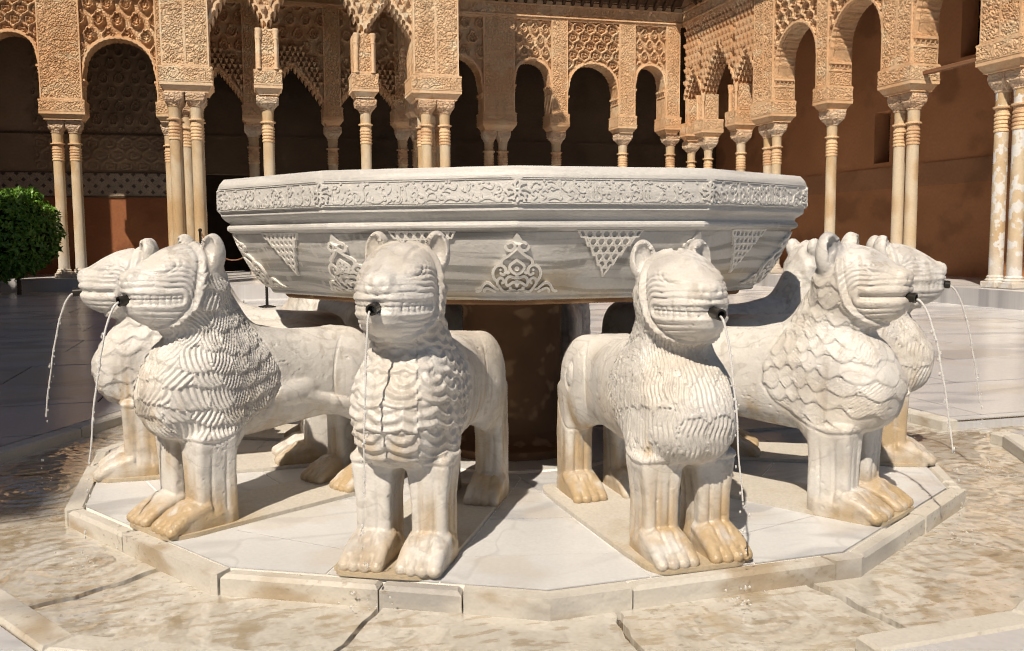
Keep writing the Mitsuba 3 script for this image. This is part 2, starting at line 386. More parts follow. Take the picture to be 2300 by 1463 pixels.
def flank(poly, hfun, u, res):
    """as relief(), on the side of a pier at u that faces -u; polygon in (w, z)"""
    m = relief(poly, hfun, 0.0, res); v = m.vertices
    m2 = trimesh.Trimesh(np.stack([u + v[:, 1], v[:, 0], v[:, 2]], 1), m.faces, process=False); m2.invert(); return m2
def carved(m, size, depth, freq):
    m = m.subdivide_to_size(size); m.merge_vertices()
    v = m.vertices; n = m.vertex_normals; h = np.abs(meshkit.noise(v*freq, 6) - .5)
    return trimesh.Trimesh(v + n*(depth*(np.clip(h/.16, 0, 1) - .6))[:, None], m.faces, process=False)
def capital(holder, u, wc, z0, z1, d, fr, half, mat='mat_capital'):
    r = d/2; h = z1 - z0
    pts = []
    for a in np.arange(16)*2*PI/16: pts += [(u + r*1.0*math.cos(a), wc + r*1.0*math.sin(a), z0)]
    for s in (-1, 1):
        for t in (-1, 1):
            for c1, c2, zz in ((.72, .98, .42), (.98, .72, .42), (.90, 1.0, .62), (1.0, .90, .62)): pts.append((u + s*half*c1, wc + t*half*c2, z0 + h*zz))
    low = trimesh.Trimesh(np.array(pts), process=False).convex_hull
    cap = carved(cat([low, cbox(u-half, u+half, wc-half, wc+half, z0+h*.6, z1, .012)]), .036, .010, 30)
    put(holder + '__capital', fr(cat([cap, lathe([(r*1.0, z0-.012), (r*1.18, z0), (r*1.0, z0+.02)], 16, u, wc)])), mat)
def impost(holder, u0, u1, w0, w1, z0, z1, z2, fr, mat='mat_stucco', cor='mat_plain_stucco', side=False):
    """stepped cornice on the capitals (z0..z1) and the carved block above it (z1..z2), block footprint u0..u1, w0..w1"""
    e = .055; h = z1 - z0
    def rect(s): return (u0+e*(1-s), u1-e*(1-s), w0+e*(1-s), w1-e*(1-s))
    put(holder + '__cornice', fr(cat([frus(rect(-.05), rect(-.05), z0, z0+h*.20), frus(rect(.08), rect(.85), z0+h*.20, z0+h*.72), frus(rect(1.05), rect(1.05), z0+h*.72, z1)])), cor)
    put(holder + '__impost_block', fr(cat([bx(u0, u1, w0, w1, z1, z2), relief(sbox(u0 + .01, z1 + .03, u1 - .01, z2 - .03), arabesque(.8, .012), w0 - .001, .0145)] + ([flank(sbox(w0 + .01, z1 + .03, w1 - .01, z2 - .03), arabesque(.8, .012), u0 - .001, .0145)] if side else []))), mat)
    put(holder + '__block_fillet', fr(cat([bx(u0-.006, u1+.006, w0-.006, w1+.006, z1+.012, z1+.030), bx(u0-.006, u1+.006, w0-.006, w1+.006, z2-.030, z2-.012)])), cor)
def pier(holder, u0, u1, w0, w1, z0, z1, fr, mat='mat_stucco', edge='mat_plain_stucco', mid=False, side=False):
    ms = [bx(u0, u1, w0 + .016, w1, z0, z1), relief(sbox(u0 + .02, z0 + .02, u1 - .02, z1), arabesque(1.0, .017), w0 + .015, .0145)]
    if side: ms.append(flank(sbox(w0 + .05, z0 + .02, w1 - .03, min(z1, 4.0)), arabesque(1.1, .014), u0 - .001, .0145))
    put(holder + '__pilaster', fr(cat(ms)), mat)
    s = .022
    es = [bx(a, a + s, w0, w0 + .02, z0, z1) for a in (u0, u1 - s)] + [bx(u0 + s, u1 - s, w0 + .001, w0 + .02, z0, z0 + .025)]
    es += [bx(u0 - .004, u0 + .012, w1*0 + w0 + (w1-w0)*.5 - .012, w0 + (w1-w0)*.5 + .012, z0, z1)]
    if mid: es += [bx((u0+u1)/2 - .02, (u0+u1)/2 + .014, w0, w0 + .02, z0 + .025, z1)]
    put(holder + '__edge_fillet', fr(cat(es)), edge)
def arch_curve(u0, u1, zs, za, teeth=0, n=60, point=.06):
    c, a, b = (u0+u1)/2, (u1-u0)/2, za - zs
    t = np.linspace(0, PI, n)
    k = 1 - .028*np.abs(np.sin(t*teeth/2))*(teeth > 0)
    u = c - a*k*np.cos(t)*(1 - point*np.sin(t)**8*0); z = zs + b*k*(np.sin(t)**(1 - point) )
    return np.stack([u, z], 1)
def sebka(P, Q, depth=.075, u0=0, z0=0):
    def h(U, Z):
        p, q = (U - u0)/P, (Z - z0)/Q
        a = p + q + .09*np.sin(2*PI*(p - q)*1.0) ; b = p - q + .09*np.sin(2*PI*(p + q)*1.0)
        fa, fb = np.abs(a - np.round(a)), np.abs(b - np.round(b))
        d = np.minimum(fa, fb)
        rid = np.clip(1 - (d - .06)/.07, 0, 1)
        ca, cb = a - np.floor(a) - .5, b - np.floor(b) - .5
        r = np.hypot(ca, cb); th = np.arctan2(ca - cb, ca + cb)
        fl = np.clip(1 - (np.abs(r - .20 - .05*np.cos(3*th)) - .035)/.05, 0, 1)*.75 + np.clip(1 - r/.09, 0, 1)*.6
        return depth*np.maximum(rid, fl)
    return h
def ogee(P, Q, depth=.04, u0=0, z0=0):
    """rows of pointed trefoil cells with raised double rims"""
    def h(U, Z):
        q = (Z - z0)/Q; row = np.floor(q); p = (U - u0)/P + .5*np.mod(row, 2)
        best = np.zeros(U.shape)
        for dr_ in (0, 1):
            for dc in (-1, 0, 1):
                rr = row + dr_ - 0; pp = (U - u0)/P + .5*np.mod(rr, 2); c = np.floor(pp) + .5 + 0*dc
                x = (pp - c)*2; y = (q - rr) + .12
                lobe = np.hypot(x*1.05, (y - .42)*1.5) - .62 + .16*np.abs(np.sin(3*np.arctan2(y - .42, np.abs(x) + 1e-6)))*(y > .3)
                best = np.maximum(best, np.clip(1 - (np.abs(lobe) - .05)/.10, 0, 1))
                best = np.maximum(best, .65*np.clip(1 - (np.abs(lobe + .30) - .03)/.08, 0, 1))
        return depth*best
    return h
def spandrel(holder, u0, u1, w0, w1, zb, zt, curve_pts, fr, hfun, res, wallmat='mat_stucco', facemat='mat_stucco', ringmat='mat_plain_stucco', ringw=.055, back=True):
    """wall between two piers from zb up to zt with the arch cut out, a carved face and a moulded ring round the arch"""
    op = Polygon(list(map(tuple, curve_pts)) + [(curve_pts[-1][0], zb - .01), (curve_pts[0][0], zb - .01)]).buffer(0)
    wall = sbox(u0, zb, u1, zt).difference(op)
    put(holder + '__arch_wall', fr(upright(wall, w0 + .09, w1 - .02)), wallmat)
    face = wall.difference(op.buffer(ringw*.8))
    if not face.is_empty: put(holder + '__carved_panel', fr(relief(face, hfun, w0 + .085, res)), facemat, smooth=50)
    rg = op.buffer(ringw).difference(op).intersection(sbox(u0 - .001, zb, u1 + .001, zt))
    rg2 = op.buffer(ringw*.55).difference(op).intersection(sbox(u0 - .001, zb, u1 + .001, zt))
    put(holder + '__arch_ring', fr(cat([upright(rg, w0 + .035, w0 + .08), upright(rg2, w0 + .015, w0 + .036)])), ringmat)
def jamb_ledge(holder, u, side, w0, w1, z, fr, mat='mat_plain_stucco'):
    """small ledge with hanging drops at the foot of an arch; side = direction into the opening"""
    a, b = sorted((u, u + side*.045)); ms = [bx(a, b, w0 + .02, w1 - .02, z, z + .035)]
    n = 5
    for i in range(n):
        w = w0 + .05 + (w1 - w0 - .1)*i/(n-1)
        c = u + side*.018
        ms.append(trimesh.Trimesh(np.array([[u, w-.022, z], [u, w+.022, z], [u+side*.036, w-.018, z], [u+side*.036, w+.018, z], [u, w, z-.085], [u+side*.012, w, z-.080]]), process=False).convex_hull)
    ms.append(bx(*sorted((u, u + side*.02)), w0 + .02, w1 - .02, z - .105, z - .085))
    put(holder + '__jamb_ledge', fr(cat(ms)), mat)
def stepped_curve(u0, u1, zs, za, n, kind=1.0):
    """stepped, lobed outline of a stalactite arch, from the left springing over the apex to the right"""
    c = (u0+u1)/2; L = []
    ts = np.linspace(0, 1, n+1)
    us = u0 + (c - u0)*ts**1.05; zz = zs + (za - zs)*ts**.90
    for i in range(n):
        L += [(us[i], zz[i])]
        h, d = zz[i+1] - zz[i], us[i+1] - us[i]
        for a in np.linspace(0, PI/2, 6)[1:]: L.append((us[i] + d*(1 - math.cos(a))*.9, zz[i] + h*.35 + h*.65*math.sin(a)))
        L.append((us[i+1], zz[i] + h*.86))
    L.append((c, za))
    R = [(2*c - x, z) for x, z in L[::-1][1:]]
    return np.array(L + R)
def drops(curve_pts, w0, w1, n, size, hang):
    """hanging prisms along a stepped outline, in n rows through the wall"""
    ms = []; z = curve_pts[:, 1]
    pk = [i for i in range(1, len(z)-1) if z[i] <= z[i-1] and z[i] < z[i+1]] + [0, len(z)-1]
    for i in pk:
        u, zz = curve_pts[i]
        for j in range(n):
            w = w0 + (w1 - w0)*(j + .5)/n; s = size
            top = [(u + s*math.cos(a), w + s*math.sin(a), zz + hang*.9) for a in np.arange(6)*PI/3]
            mid = [(u + s*.8*math.cos(a), w + s*.8*math.sin(a), zz + hang*.15) for a in np.arange(6)*PI/3]
            ms.append(trimesh.Trimesh(np.array(top + mid + [(u, w, zz - hang)]), process=False).convex_hull)
    return ms
def muq_face(op, u0, u1, zb, zt, w0, cell, depth, seed=0, near=None):
    """rows of small niches and hanging prisms covering the face round a stalactite arch"""
    ms = []; rows = int((zt - zb)/(cell*.92)) + 1
    for r in range(rows):
        z = zb + r*cell*.92
        n = int((u1 - u0)/cell) + 2
        for i in range(n):
            u = u0 + (i + .5*(r % 2))*cell
            if u < u0 + cell*.3 or u > u1 - cell*.3: continue
            if op.buffer(cell*.25).contains(Point(u, z + cell*.4)): continue
            if near and not op.buffer(near).contains(Point(u, z + cell*.4)): continue
            d = depth*(.75 + .25*((r*7 + i*3 + seed) % 3)/2); s = cell*.36
            v = [(u - s, w0, z + cell*.86), (u + s, w0, z + cell*.86), (u - s*.9, w0 - d, z + cell*.80), (u + s*.9, w0 - d, z + cell*.80),
                 (u - s*.55, w0 - d*.9, z + cell*.35), (u + s*.55, w0 - d*.9, z + cell*.35), (u - s*.6, w0, z + cell*.3), (u + s*.6, w0, z + cell*.3), (u, w0 - d*.45, z - cell*.12), (u, w0, z - cell*.2)]
            ms.append(trimesh.Trimesh(np.array(v), process=False).convex_hull)
    return ms
def muq_arch(holder, u0, u1, w0, w1, zs, za, zt, n, fr, cell=.125, mat='mat_pavilion_stucco', zb=None):
    zb = zs if zb is None else zb
    cv = stepped_curve(u0, u1, zs, za, n)
    op = Polygon(list(map(tuple, cv)) + [(u1, zb - .01), (u0, zb - .01)]).buffer(0)
    wall = sbox(u0, zb, u1, zt).difference(op)
    put(holder + '__arch_wall', fr(upright(wall, w0 + .09, w1)), mat)
    ms = muq_face(op, u0, u1, zs, zt, w0 + .09, cell, .085)
    k = put(holder + '__stalactite_face', fr(cat(ms)), 'mat_plain_stucco' if mat != 'mat_pavilion_stucco' else 'mat_pavilion_plain'); tag(k, kind='stuff')
    k = put(holder + '__stalactite_drop', fr(cat(drops(cv, w0 + .09, w1, 4, cell*.24, cell*.42))), 'mat_plain_stucco' if mat != 'mat_pavilion_stucco' else 'mat_pavilion_plain'); tag(k, kind='stuff')
    edge = op.buffer(.035).difference(op).intersection(sbox(u0, zs, u1, zt))
    put(holder + '__arch_ring', fr(upright(edge, w0 + .055, w0 + .092)), 'mat_plain_stucco' if mat != 'mat_pavilion_stucco' else 'mat_pavilion_plain')
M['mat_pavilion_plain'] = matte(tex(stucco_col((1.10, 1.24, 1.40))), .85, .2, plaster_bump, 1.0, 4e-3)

# ---- the end gallery, facing the fountain
EY, ET = 13.89, .50
FE = solve_frame('y', EY)
E = thing('end_gallery', 'arcaded stucco gallery closing the far end of the court, on slender ringed columns', 'gallery')
ZA, ZC, ZT_, ZK = 2.55, 2.74, 2.945, 3.07      # astragal, capital foot, capital top, cornice top
EP = [  # (left, right, block top, column centres) of every pier
    (-5.55, -5.20, 3.28, (-5.375,)), (-4.38, -3.72, 3.28, (-4.18, -3.905)), (-2.52, -1.92, 3.28, (-2.36, -2.08)), (-1.08, -.78, 3.28, (-.93,)), (.33, .63, 3.28, (.48,)),
    (1.62, 2.22, 3.28, (1.78, 2.06)), (3.31, 3.92, 3.28, (3.455, 3.73)), (4.66, 4.99, 3.28, (4.825,)), (6.06, 6.40, 3.28, (6.23,)), (7.06, 7.36, 3.28, (7.27,))]
for i, (a, b, zk, cs) in enumerate(EP):
    pale = 'mat_column'
    for c in cs:
        column(E, c, ET/2, ZA, ZC, .185, FE)
        capital(E, c, ET/2, ZC, ZT_, .185, FE, .132 if len(cs) > 1 else .155)
    impost(E, a - .03, b + .03, .0, ET, ZT_, ZK, zk, FE)
    pier(E, a, b, .01, ET - .01, zk, 5.06, FE)
EB = [(-5.20, -4.38, 4.02, 4.37, 's'), (-3.72, -2.52, 3.80, 4.34, 'o'), (-1.92, -1.08, 3.35, 3.90, 'm'), (-.78, .33, 3.30, 4.02, 'm'), (.63, 1.62, 3.35, 3.90, 'm'),
      (2.22, 3.31, 3.80, 4.34, 'o'), (3.92, 4.66, 3.98, 4.28, 'o2'), (4.99, 6.06, 3.80, 4.27, 's'), (6.40, 7.06, 3.98, 4.28, 'o2')]
for a, b, zs, za, kind in EB:
    h = {'s': sebka(.235, .34, .075, a), 'o': ogee(.30, .27, .075, a), 'o2': ogee(.21, .21, .065, a), 'm': ogee(.27, .25, .06, a)}[kind]
    if kind == 'm':
        cv = stepped_curve(a, b, zs, za, 9)
        spandrel(E, a, b, .02, ET - .04, 3.28, 5.06, cv, FE, h, .018, ringw=.04)
        k = put(E + '__stalactite_drop', FE(cat(drops(cv, .06, ET - .05, 4, .030, .05))), 'mat_plain_stucco'); tag(k, kind='stuff')
        op = Polygon(list(map(tuple, cv)) + [(b, 3.27), (a, 3.27)]).buffer(0)
        k = put(E + '__stalactite_face', FE(cat(muq_face(op, a, b, 3.28, 5.0, .06, .095, .12, 0, .30))), 'mat_stucco'); tag(k, kind='stuff')
    else:
        i_ = .035
        cv = np.vstack([[(a + .005, 3.28)], [(a + .005, zs - .17)], arch_curve(a + i_, b - i_, zs, za, 38), [(b - .005, zs - .17)], [(b - .005, 3.28)]])
        spandrel(E, a, b, .02, ET - .04, 3.28, 5.06, cv, FE, h, .016 if b > 2.5 else .018)
        jamb_ledge(E, a, 1, .02, ET - .04, zs - .20, FE); jamb_ledge(E, b, -1, .02, ET - .04, zs - .20, FE)
put(E + '__panel_soffit', FE(bx(-5.6, 7.4, .015, .10, 5.04, 5.075)), 'mat_plain_stucco')
put(E + '__inscription_band', FE(cat([bx(-5.6, 7.4, .012, ET, 5.075, 5.40), relief(sbox(2.6, 5.112, 7.37, 5.298), letters(5.11, 5.30), .011, .0145)])), 'mat_stucco')
put(E + '__band_fillet', FE(cat([bx(-5.6, 7.4, -.018, .0, 5.085, 5.110), bx(-5.6, 7.4, -.018, .0, 5.30, 5.325)])), 'mat_plain_stucco')
def eaves(holder, u0, u1, z, fr, over=.42, rise=.30, n=None, mat='mat_wood'):
    """timber eave: sloping soffit boards on close-set rafters, tile edge above"""
    v = np.array([[u0, .05, z], [u1, .05, z], [u1, -over, z + rise], [u0, -over, z + rise], [u0, .05, z + .05], [u1, .05, z + .05], [u1, -over, z + rise + .05], [u0, -over, z + rise + .05]])
    put(holder + '__soffit', fr(trimesh.Trimesh(v, process=False).convex_hull), mat)
    ms = []
    for u in np.arange(u0 + .1, u1, .19):
        w = np.array([[u-.03, .02, z - .07], [u+.03, .02, z - .07], [u+.03, -over + .03, z + rise - .05], [u-.03, -over + .03, z + rise - .05], [u-.03, .02, z + .01], [u+.03, .02, z + .01], [u+.03, -over + .03, z + rise + .01], [u-.03, -over + .03, z + rise + .01]])
        put(holder + '__rafter', fr(trimesh.Trimesh(w, process=False).convex_hull), mat)
    put(holder + '__fascia', fr(bx(u0, u1, -over - .02, -over + .01, z + rise - .02, z + rise + .10)), mat)
    k = put(holder + '__tile_edge', fr(cat([tubem([[u, -over - .07, z + rise + .12], [u, 1.2, z + rise + .62]], .07, 8) for u in np.arange(u0, u1, .2)])), 'mat_roof'); tag(k, kind='stuff')
eaves(E, -5.6, -2.95, 5.40, FE); eaves(E, 2.9, 7.36, 5.40, FE)
put(E + '__roof', FE(cat([bx(-5.6, 10.2, .0, 2.6, 5.42, 5.60), frus((-5.6, 10.2, .0, 2.6), (-5.6, 10.2, 1.2, 1.4), 5.60, 6.5)])), 'mat_roof')
put(E + '__ceiling', FE(bx(-5.6, 9.0, ET, 2.05, 5.28, 5.419)), 'mat_wood')
put(E + '__floor_step', bx(-6.5, 7.30, 13.50, 16.1, -.2, GAL_Z), 'mat_court')
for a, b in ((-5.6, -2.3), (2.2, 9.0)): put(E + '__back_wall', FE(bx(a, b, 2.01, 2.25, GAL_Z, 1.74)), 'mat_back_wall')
for a, b in ((-5.6, -2.3), (2.2, 9.0)): put(E + '__tile_dado', FE(bx(a, b, 1.995, 2.25, 1.74, 2.18)), 'mat_dado')
put(E + '__patterned_wall', FE(cat([bx(-5.6, -2.3, 2.01, 2.25, 2.18, 5.4), relief(sbox(-4.9, 2.96, -2.35, 4.9), ogee(.28, .26, .035), 2.008, .02), relief(sbox(-4.9, 2.24, -2.35, 2.88), sebka(.30, .42, .02), 2.008, .02)])), 'mat_patterned')
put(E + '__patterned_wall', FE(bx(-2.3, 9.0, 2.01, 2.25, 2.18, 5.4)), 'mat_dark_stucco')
put(E + '__wall_fillet', FE(cat([bx(-5.6, -2.3, 1.98, 2.02, 1.715, 1.745), bx(-5.6, -2.3, 1.98, 2.02, 2.175, 2.20), bx(-5.6, 9.0, 1.985, 2.02, 2.90, 2.94)])), 'mat_dark_stucco')
put(E + '__side_wall', bx(-6.0, -5.6, 13.0, 16.2, .1, 5.6), 'mat_stucco')
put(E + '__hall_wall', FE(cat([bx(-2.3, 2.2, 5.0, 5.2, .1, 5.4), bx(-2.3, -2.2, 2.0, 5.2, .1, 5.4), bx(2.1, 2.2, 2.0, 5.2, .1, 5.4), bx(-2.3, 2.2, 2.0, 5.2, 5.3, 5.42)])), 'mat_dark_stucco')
# the far arch into the hall, behind the pavilion
# ---- the pavilion standing out in front of it
PY, PT = 10.49, .46
FP = solve_frame('y', PY)
P_ = thing('pavilion', 'square stucco pavilion with stalactite arches on clustered columns, standing out from the far gallery', 'pavilion')
PA, PC, PTP, PK_, PB = 2.60, 2.785, 2.975, 3.10, 3.33
PP = [(-2.16, -1.52, (-2.02, -1.725)), (-.88, -.56, (-.735,)), (.51, .83, (.69,)), (1.39, 2.08, (1.595, 1.88))]
ZPT = 6.1
for a, b, cs in PP:
    for c in cs:
        for wc in ((PT/2,) if len(cs) == 1 else (PT/2 - .10, PT/2 + .22)):
            column(P_, c, wc, PA, PC, .168, FP)
            capital(P_, c, wc, PC, PTP, .168, FP, .135 if len(cs) > 1 else .155)
    e = .035
    wf, wb = (0.0, PT) if len(cs) == 1 else (-.04, PT + .16)
    impost(P_, a - e, b + e, wf, wb, PTP, PK_, PB, FP, 'mat_pavilion_stucco', 'mat_pavilion_plain')
    pier(P_, a, b, wf + .012, wb - .01, PB, ZPT if len(cs) > 1 else 3.90, FP, 'mat_pavilion_stucco', 'mat_pavilion_plain', mid=len(cs) > 1)
    if len(cs) == 1:
        for s in (a + .04, b - .04):                                         # little corner shafts beside the single pilasters
            put(P_ + '__colonnette', FP(lathe([(.034, PB), (.034, PB + .02), (.026, PB + .03), (.026, 3.74), (.040, 3.76), (.030, 3.78), (.044, 3.86), (.044, 3.90)], 10, s, .0)), 'mat_pavilion_plain', smooth=40)
muq_arch(P_, -1.52, -.72, .0, PT - .05, 3.90, 4.62, ZPT, 7, FP)
muq_arch(P_, -.72, .67, .0, PT - .05, 3.90, 5.10, ZPT, 11, FP)
muq_arch(P_, .67, 1.39, .0, PT - .05, 3.90, 4.42, ZPT, 7, FP)
for X, kind in ((2.10, 'r'), (-2.16, 'l')):                                   # side arcades
    fr = solve_frame('-x' if kind == 'r' else 'x', X)
    for y in (11.75, 12.85):
        column(P_, y, .23, PA, PC, .168, fr); capital(P_, y, .23, PC, PTP, .168, fr, .15)
        impost(P_, y - .2, y + .2, .0, .44, PTP, PK_, PB, fr, 'mat_pavilion_stucco', 'mat_pavilion_plain')
        pier(P_, y - .165, y + .165, .01, .43, PB, 3.9, fr, 'mat_pavilion_stucco', 'mat_pavilion_plain')
    for a, b in ((11.1, 11.75), (11.75, 12.85), (12.85, 13.87)): muq_arch(P_, a, b, .0, .42, 3.9, 4.5, ZPT, 6, fr)
put(P_ + '__cornice_band', cat([bx(-2.2, 2.14, PY - .06, PY + .40, ZPT, ZPT + .45), bx(-2.2, -1.78, PY + .40, 13.86, ZPT, ZPT + .45), bx(1.72, 2.14, PY + .40, 13.86, ZPT, ZPT + .45)]), 'mat_pavilion_stucco')
put(P_ + '__ceiling', bx(-1.78, 1.72, PY + .40, 13.86, ZPT + .1, ZPT + .3), 'mat_wood')
put(P_ + '__roof', frus((-3.0, 2.64, PY - .85, 14.6), (-.15, .15, 12.2, 12.4), 7.18, 8.9), 'mat_roof')
put(P_ + '__eave', trimesh.Trimesh(np.array([[-2.2, PY - .06, 6.55], [2.14, PY - .06, 6.55], [2.14, 14.2, 6.55], [-2.2, 14.2, 6.55], [-2.98, PY - .83, 7.1], [2.62, PY - .83, 7.1], [2.62, 14.6, 7.1], [-2.98, 14.6, 7.1], [-2.98, PY - .83, 7.178], [2.62, PY - .83, 7.178], [2.62, 14.6, 7.178], [-2.98, 14.6, 7.178]]), process=False).convex_hull, 'mat_wood')
for s in np.arange(PY - .7, 14.4, .2): put(P_ + '__eave_tile', cat([lathe([(.07, 0), (.07, .35)], 8)]).apply_transform(trimesh.transformations.translation_matrix([2.47, s, 7.2]) @ trimesh.transformations.rotation_matrix(PI/2 - .35, [0, 1, 0])), 'mat_roof')
put(P_ + '__floor', bx(-2.5, 2.45, PY - .35, 13.49, -.2, GAL_Z - .004), 'mat_court')

# ---- the long gallery on the right
RX, RT_ = 7.38, .45
FR = solve_frame('x', RX)
R_ = thing('side_gallery', 'long stucco gallery on the right, its arches on single and paired columns', 'gallery')
RA, RC, RTP, RK, RB = 2.39, 2.575, 2.79, 2.92, 3.14
RP = [(1.95, 2.25, (2.10,), 0), (3.55, 3.85, (3.70,), 0), (5.20, 5.82, (5.37, 5.65), 0), (7.04, 7.65, (7.21, 7.48), 0), (8.91, 9.21, (9.06,), 0), (10.46, 11.09, (10.64, 10.91), 0),
      (11.70, 12.00, (11.85,), 1), (12.98, 13.28, (13.13,), 1), (13.66, 13.88, (13.86,), 1)]
for a, b, cs, mq in RP:
    for c in cs:
        column(R_, c, RT_/2, RA, RC, .165, FR); capital(R_, c, RT_/2, RC, RTP, .165, FR, .128 if len(cs) > 1 else .145)
    impost(R_, a - .03, b + .03, -.005, RT_, RTP, RK, RB, FR, side=True)
    q = .055*mq
    pier(R_, a + q, b - q, .01 + q, RT_ - .01 - q, RB, 5.04 if not mq else 3.62, FR, mid=len(cs) > 1, side=True)
    if mq and b < 13.5:
        for s in (a + .035, b - .035): put(R_ + '__colonnette', FR(lathe([(.030, RB), (.024, RB + .03), (.024, 3.46), (.036, 3.48), (.028, 3.50), (.042, 3.58), (.042, 3.62)], 10, s, .05)), 'mat_plain_stucco', smooth=40)
for a, b in ((2.25, 3.55), (3.85, 5.20), (5.82, 7.04), (7.65, 8.91), (9.21, 10.46)):
    zs, i_ = 3.66, .035
    cv = np.vstack([[(a + .005, RB)], [(a + .005, zs - .17)], arch_curve(a + i_, b - i_, zs, 4.27, 46), [(b - .005, zs - .17)], [(b - .005, RB)]])
    spandrel(R_, a, b, .02, RT_ - .03, RB, 5.04, cv, FR, sebka(.24, .34, .075, a), .017, ringw=.06)
    jamb_ledge(R_, a, 1, .02, RT_ - .03, zs - .20, FR); jamb_ledge(R_, b, -1, .02, RT_ - .03, zs - .20, FR)
muq_arch(R_, 11.09, 11.85, .0, RT_ - .05, 3.62, 4.15, 5.04, 6, FR, .13, 'mat_stucco')
muq_arch(R_, 11.85, 13.13, .0, RT_ - .05, 3.62, 4.45, 5.04, 9, FR, .13, 'mat_stucco')
muq_arch(R_, 13.13, 13.88, .0, RT_ - .05, 3.62, 4.15, 5.04, 6, FR, .13, 'mat_stucco')
put(R_ + '__panel_soffit', FR(bx(1.2, 13.87, .015, .10, 5.035, 5.07)), 'mat_plain_stucco')
put(R_ + '__inscription_band', FR(cat([bx(1.2, 13.87, .012, RT_, 5.07, 5.40), relief(sbox(10.0, 5.112, 13.85, 5.298), letters(5.11, 5.30), .011, .0145)])), 'mat_stucco')
put(R_ + '__band_fillet', FR(cat([bx(1.2, 13.85, -.018, .0, 5.085, 5.110), bx(1.2, 13.85, -.018, .0, 5.30, 5.325)])), 'mat_plain_stucco')
eaves(R_, 1.2, 13.45, 5.40, FR)
put(R_ + '__roof', FR(cat([bx(1.2, 16.3, .0, 2.6, 5.42, 5.58), frus((1.2, 16.3, .0, 2.6), (1.2, 16.3, 1.2, 1.4), 5.58, 6.4)])), 'mat_roof')
put(R_ + '__ceiling', FR(bx(1.2, 16.0, RT_, 2.04, 5.25, 5.419)), 'mat_wood')
put(R_ + '__floor_edge', bx(RX - .10, 9.6, 1.2, 13.49, -.2, GAL_Z - .004), 'mat_court')
doors = unary_union([sbox(10.04, 2.12, 10.45, 2.98), sbox(8.05, 3.55, 8.45, 4.6), sbox(3.4, .26, 4.3, 2.3)])
put(R_ + '__back_wall', FR(upright(sbox(1.2, .2, 16.2, 5.4).difference(doors), 2.0, 2.3)), 'mat_wall')
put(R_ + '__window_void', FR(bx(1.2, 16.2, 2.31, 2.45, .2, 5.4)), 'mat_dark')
put(R_ + '__string_course', FR(bx(1.2, 16.2, 1.980, 2.01, 1.67, 2.03)), 'mat_course')
put(R_ + '__end_wall', bx(7.4, 9.8, 1.0, 1.2, .2, 5.4), 'mat_wall')
put(R_ + '__corner_wall', bx(6.5, 11.5, 16.2, 16.4, -.1, 5.5), 'mat_dark_stucco')
put(R_ + '__tie_beam', cbox(7.56, 7.63, 5.80, 7.03, 2.99, 3.045, .008), 'mat_tie')
# ---- the tall hall behind the left-hand gallery: outside the picture, it shades the left of the court
L_ = thing('side_hall', 'tall stucco hall behind the left-hand gallery of the court', 'hall')
put(L_ + '__wall', bx(-14.5, -7.9, -8.5, 4.7, -.2, 11.2), 'mat_stucco')
put(L_ + '__gallery_wall', bx(-7.9, -7.5, -8.5, 13.0, -.2, 5.2), 'mat_stucco')
put(L_ + '__roof', frus((-14.9, -7.5, -8.9, 5.1), (-11.2, -10.6, -1.6, -1.2), 11.21, 13.2), 'mat_roof')

# ------------------------------------------------------------------ clipped orange trees in the corners of the court
def round_tree(x, y, zc, R, label, seed, n=4200):
    k = thing('orange_tree', label, 'tree', 'clipped orange trees')
    rs = np.random.RandomState(seed)
    put(k + '__trunk', tubem([[x, y, .0], [x + .01, y, .2], [x - .01, y + .01, .4], [x, y, zc - R*.3]], [.034, .03, .028, .025], 9), 'mat_bark', smooth=True)
    d = rs.normal(0, 1, (n, 3)); d /= np.linalg.norm(d, axis=1, keepdims=True)
    lump = 1 + .26*(meshkit.fbm(d*2.8 + seed, 3, seed) - .5)*2
    rad_ = R*lump*(1 - .30*rs.uniform(0, 1, n)**2.2)
    c = np.array([x, y, zc]) + d*rad_[:, None]*[1, 1, 1.06]
    ax = d*.55 + rs.normal(0, .55, (n, 3)); ax[:, 2] -= .15; ax /= np.linalg.norm(ax, axis=1, keepdims=True)
    sd = np.cross(ax, d + rs.normal(0, .35, (n, 3))); sd /= np.linalg.norm(sd, axis=1, keepdims=True); nn = np.cross(sd, ax)
    L = rs.uniform(.085, .135, n)[:, None]; W = L*.23
    v = np.stack([c - ax*L*.5, c + sd*W + nn*L*.06, c + ax*L*.55 - nn*L*.10, c - sd*W + nn*L*.06, c + nn*0], 1).reshape(-1, 3)
    b = np.arange(n)*5; f = np.vstack([np.stack([b + i, b + (i+1) % 4, b + 4], 1) for i in range(4)])
    kk = put(k + '__crown', trimesh.Trimesh(v, f, process=False), 'mat_leaf'); tag(kk, kind='stuff')
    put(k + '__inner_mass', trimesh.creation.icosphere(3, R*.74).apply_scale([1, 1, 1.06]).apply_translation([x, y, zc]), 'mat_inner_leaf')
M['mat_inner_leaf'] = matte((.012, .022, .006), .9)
round_tree(-4.60, 12.7, 1.02, .66, 'clipped round orange tree with glossy green leaves, left of the pale paired columns', 3)
round_tree(-5.7, 11.6, 1.10, .75, 'clipped round orange tree outside the left edge of the picture', 4, 2600)

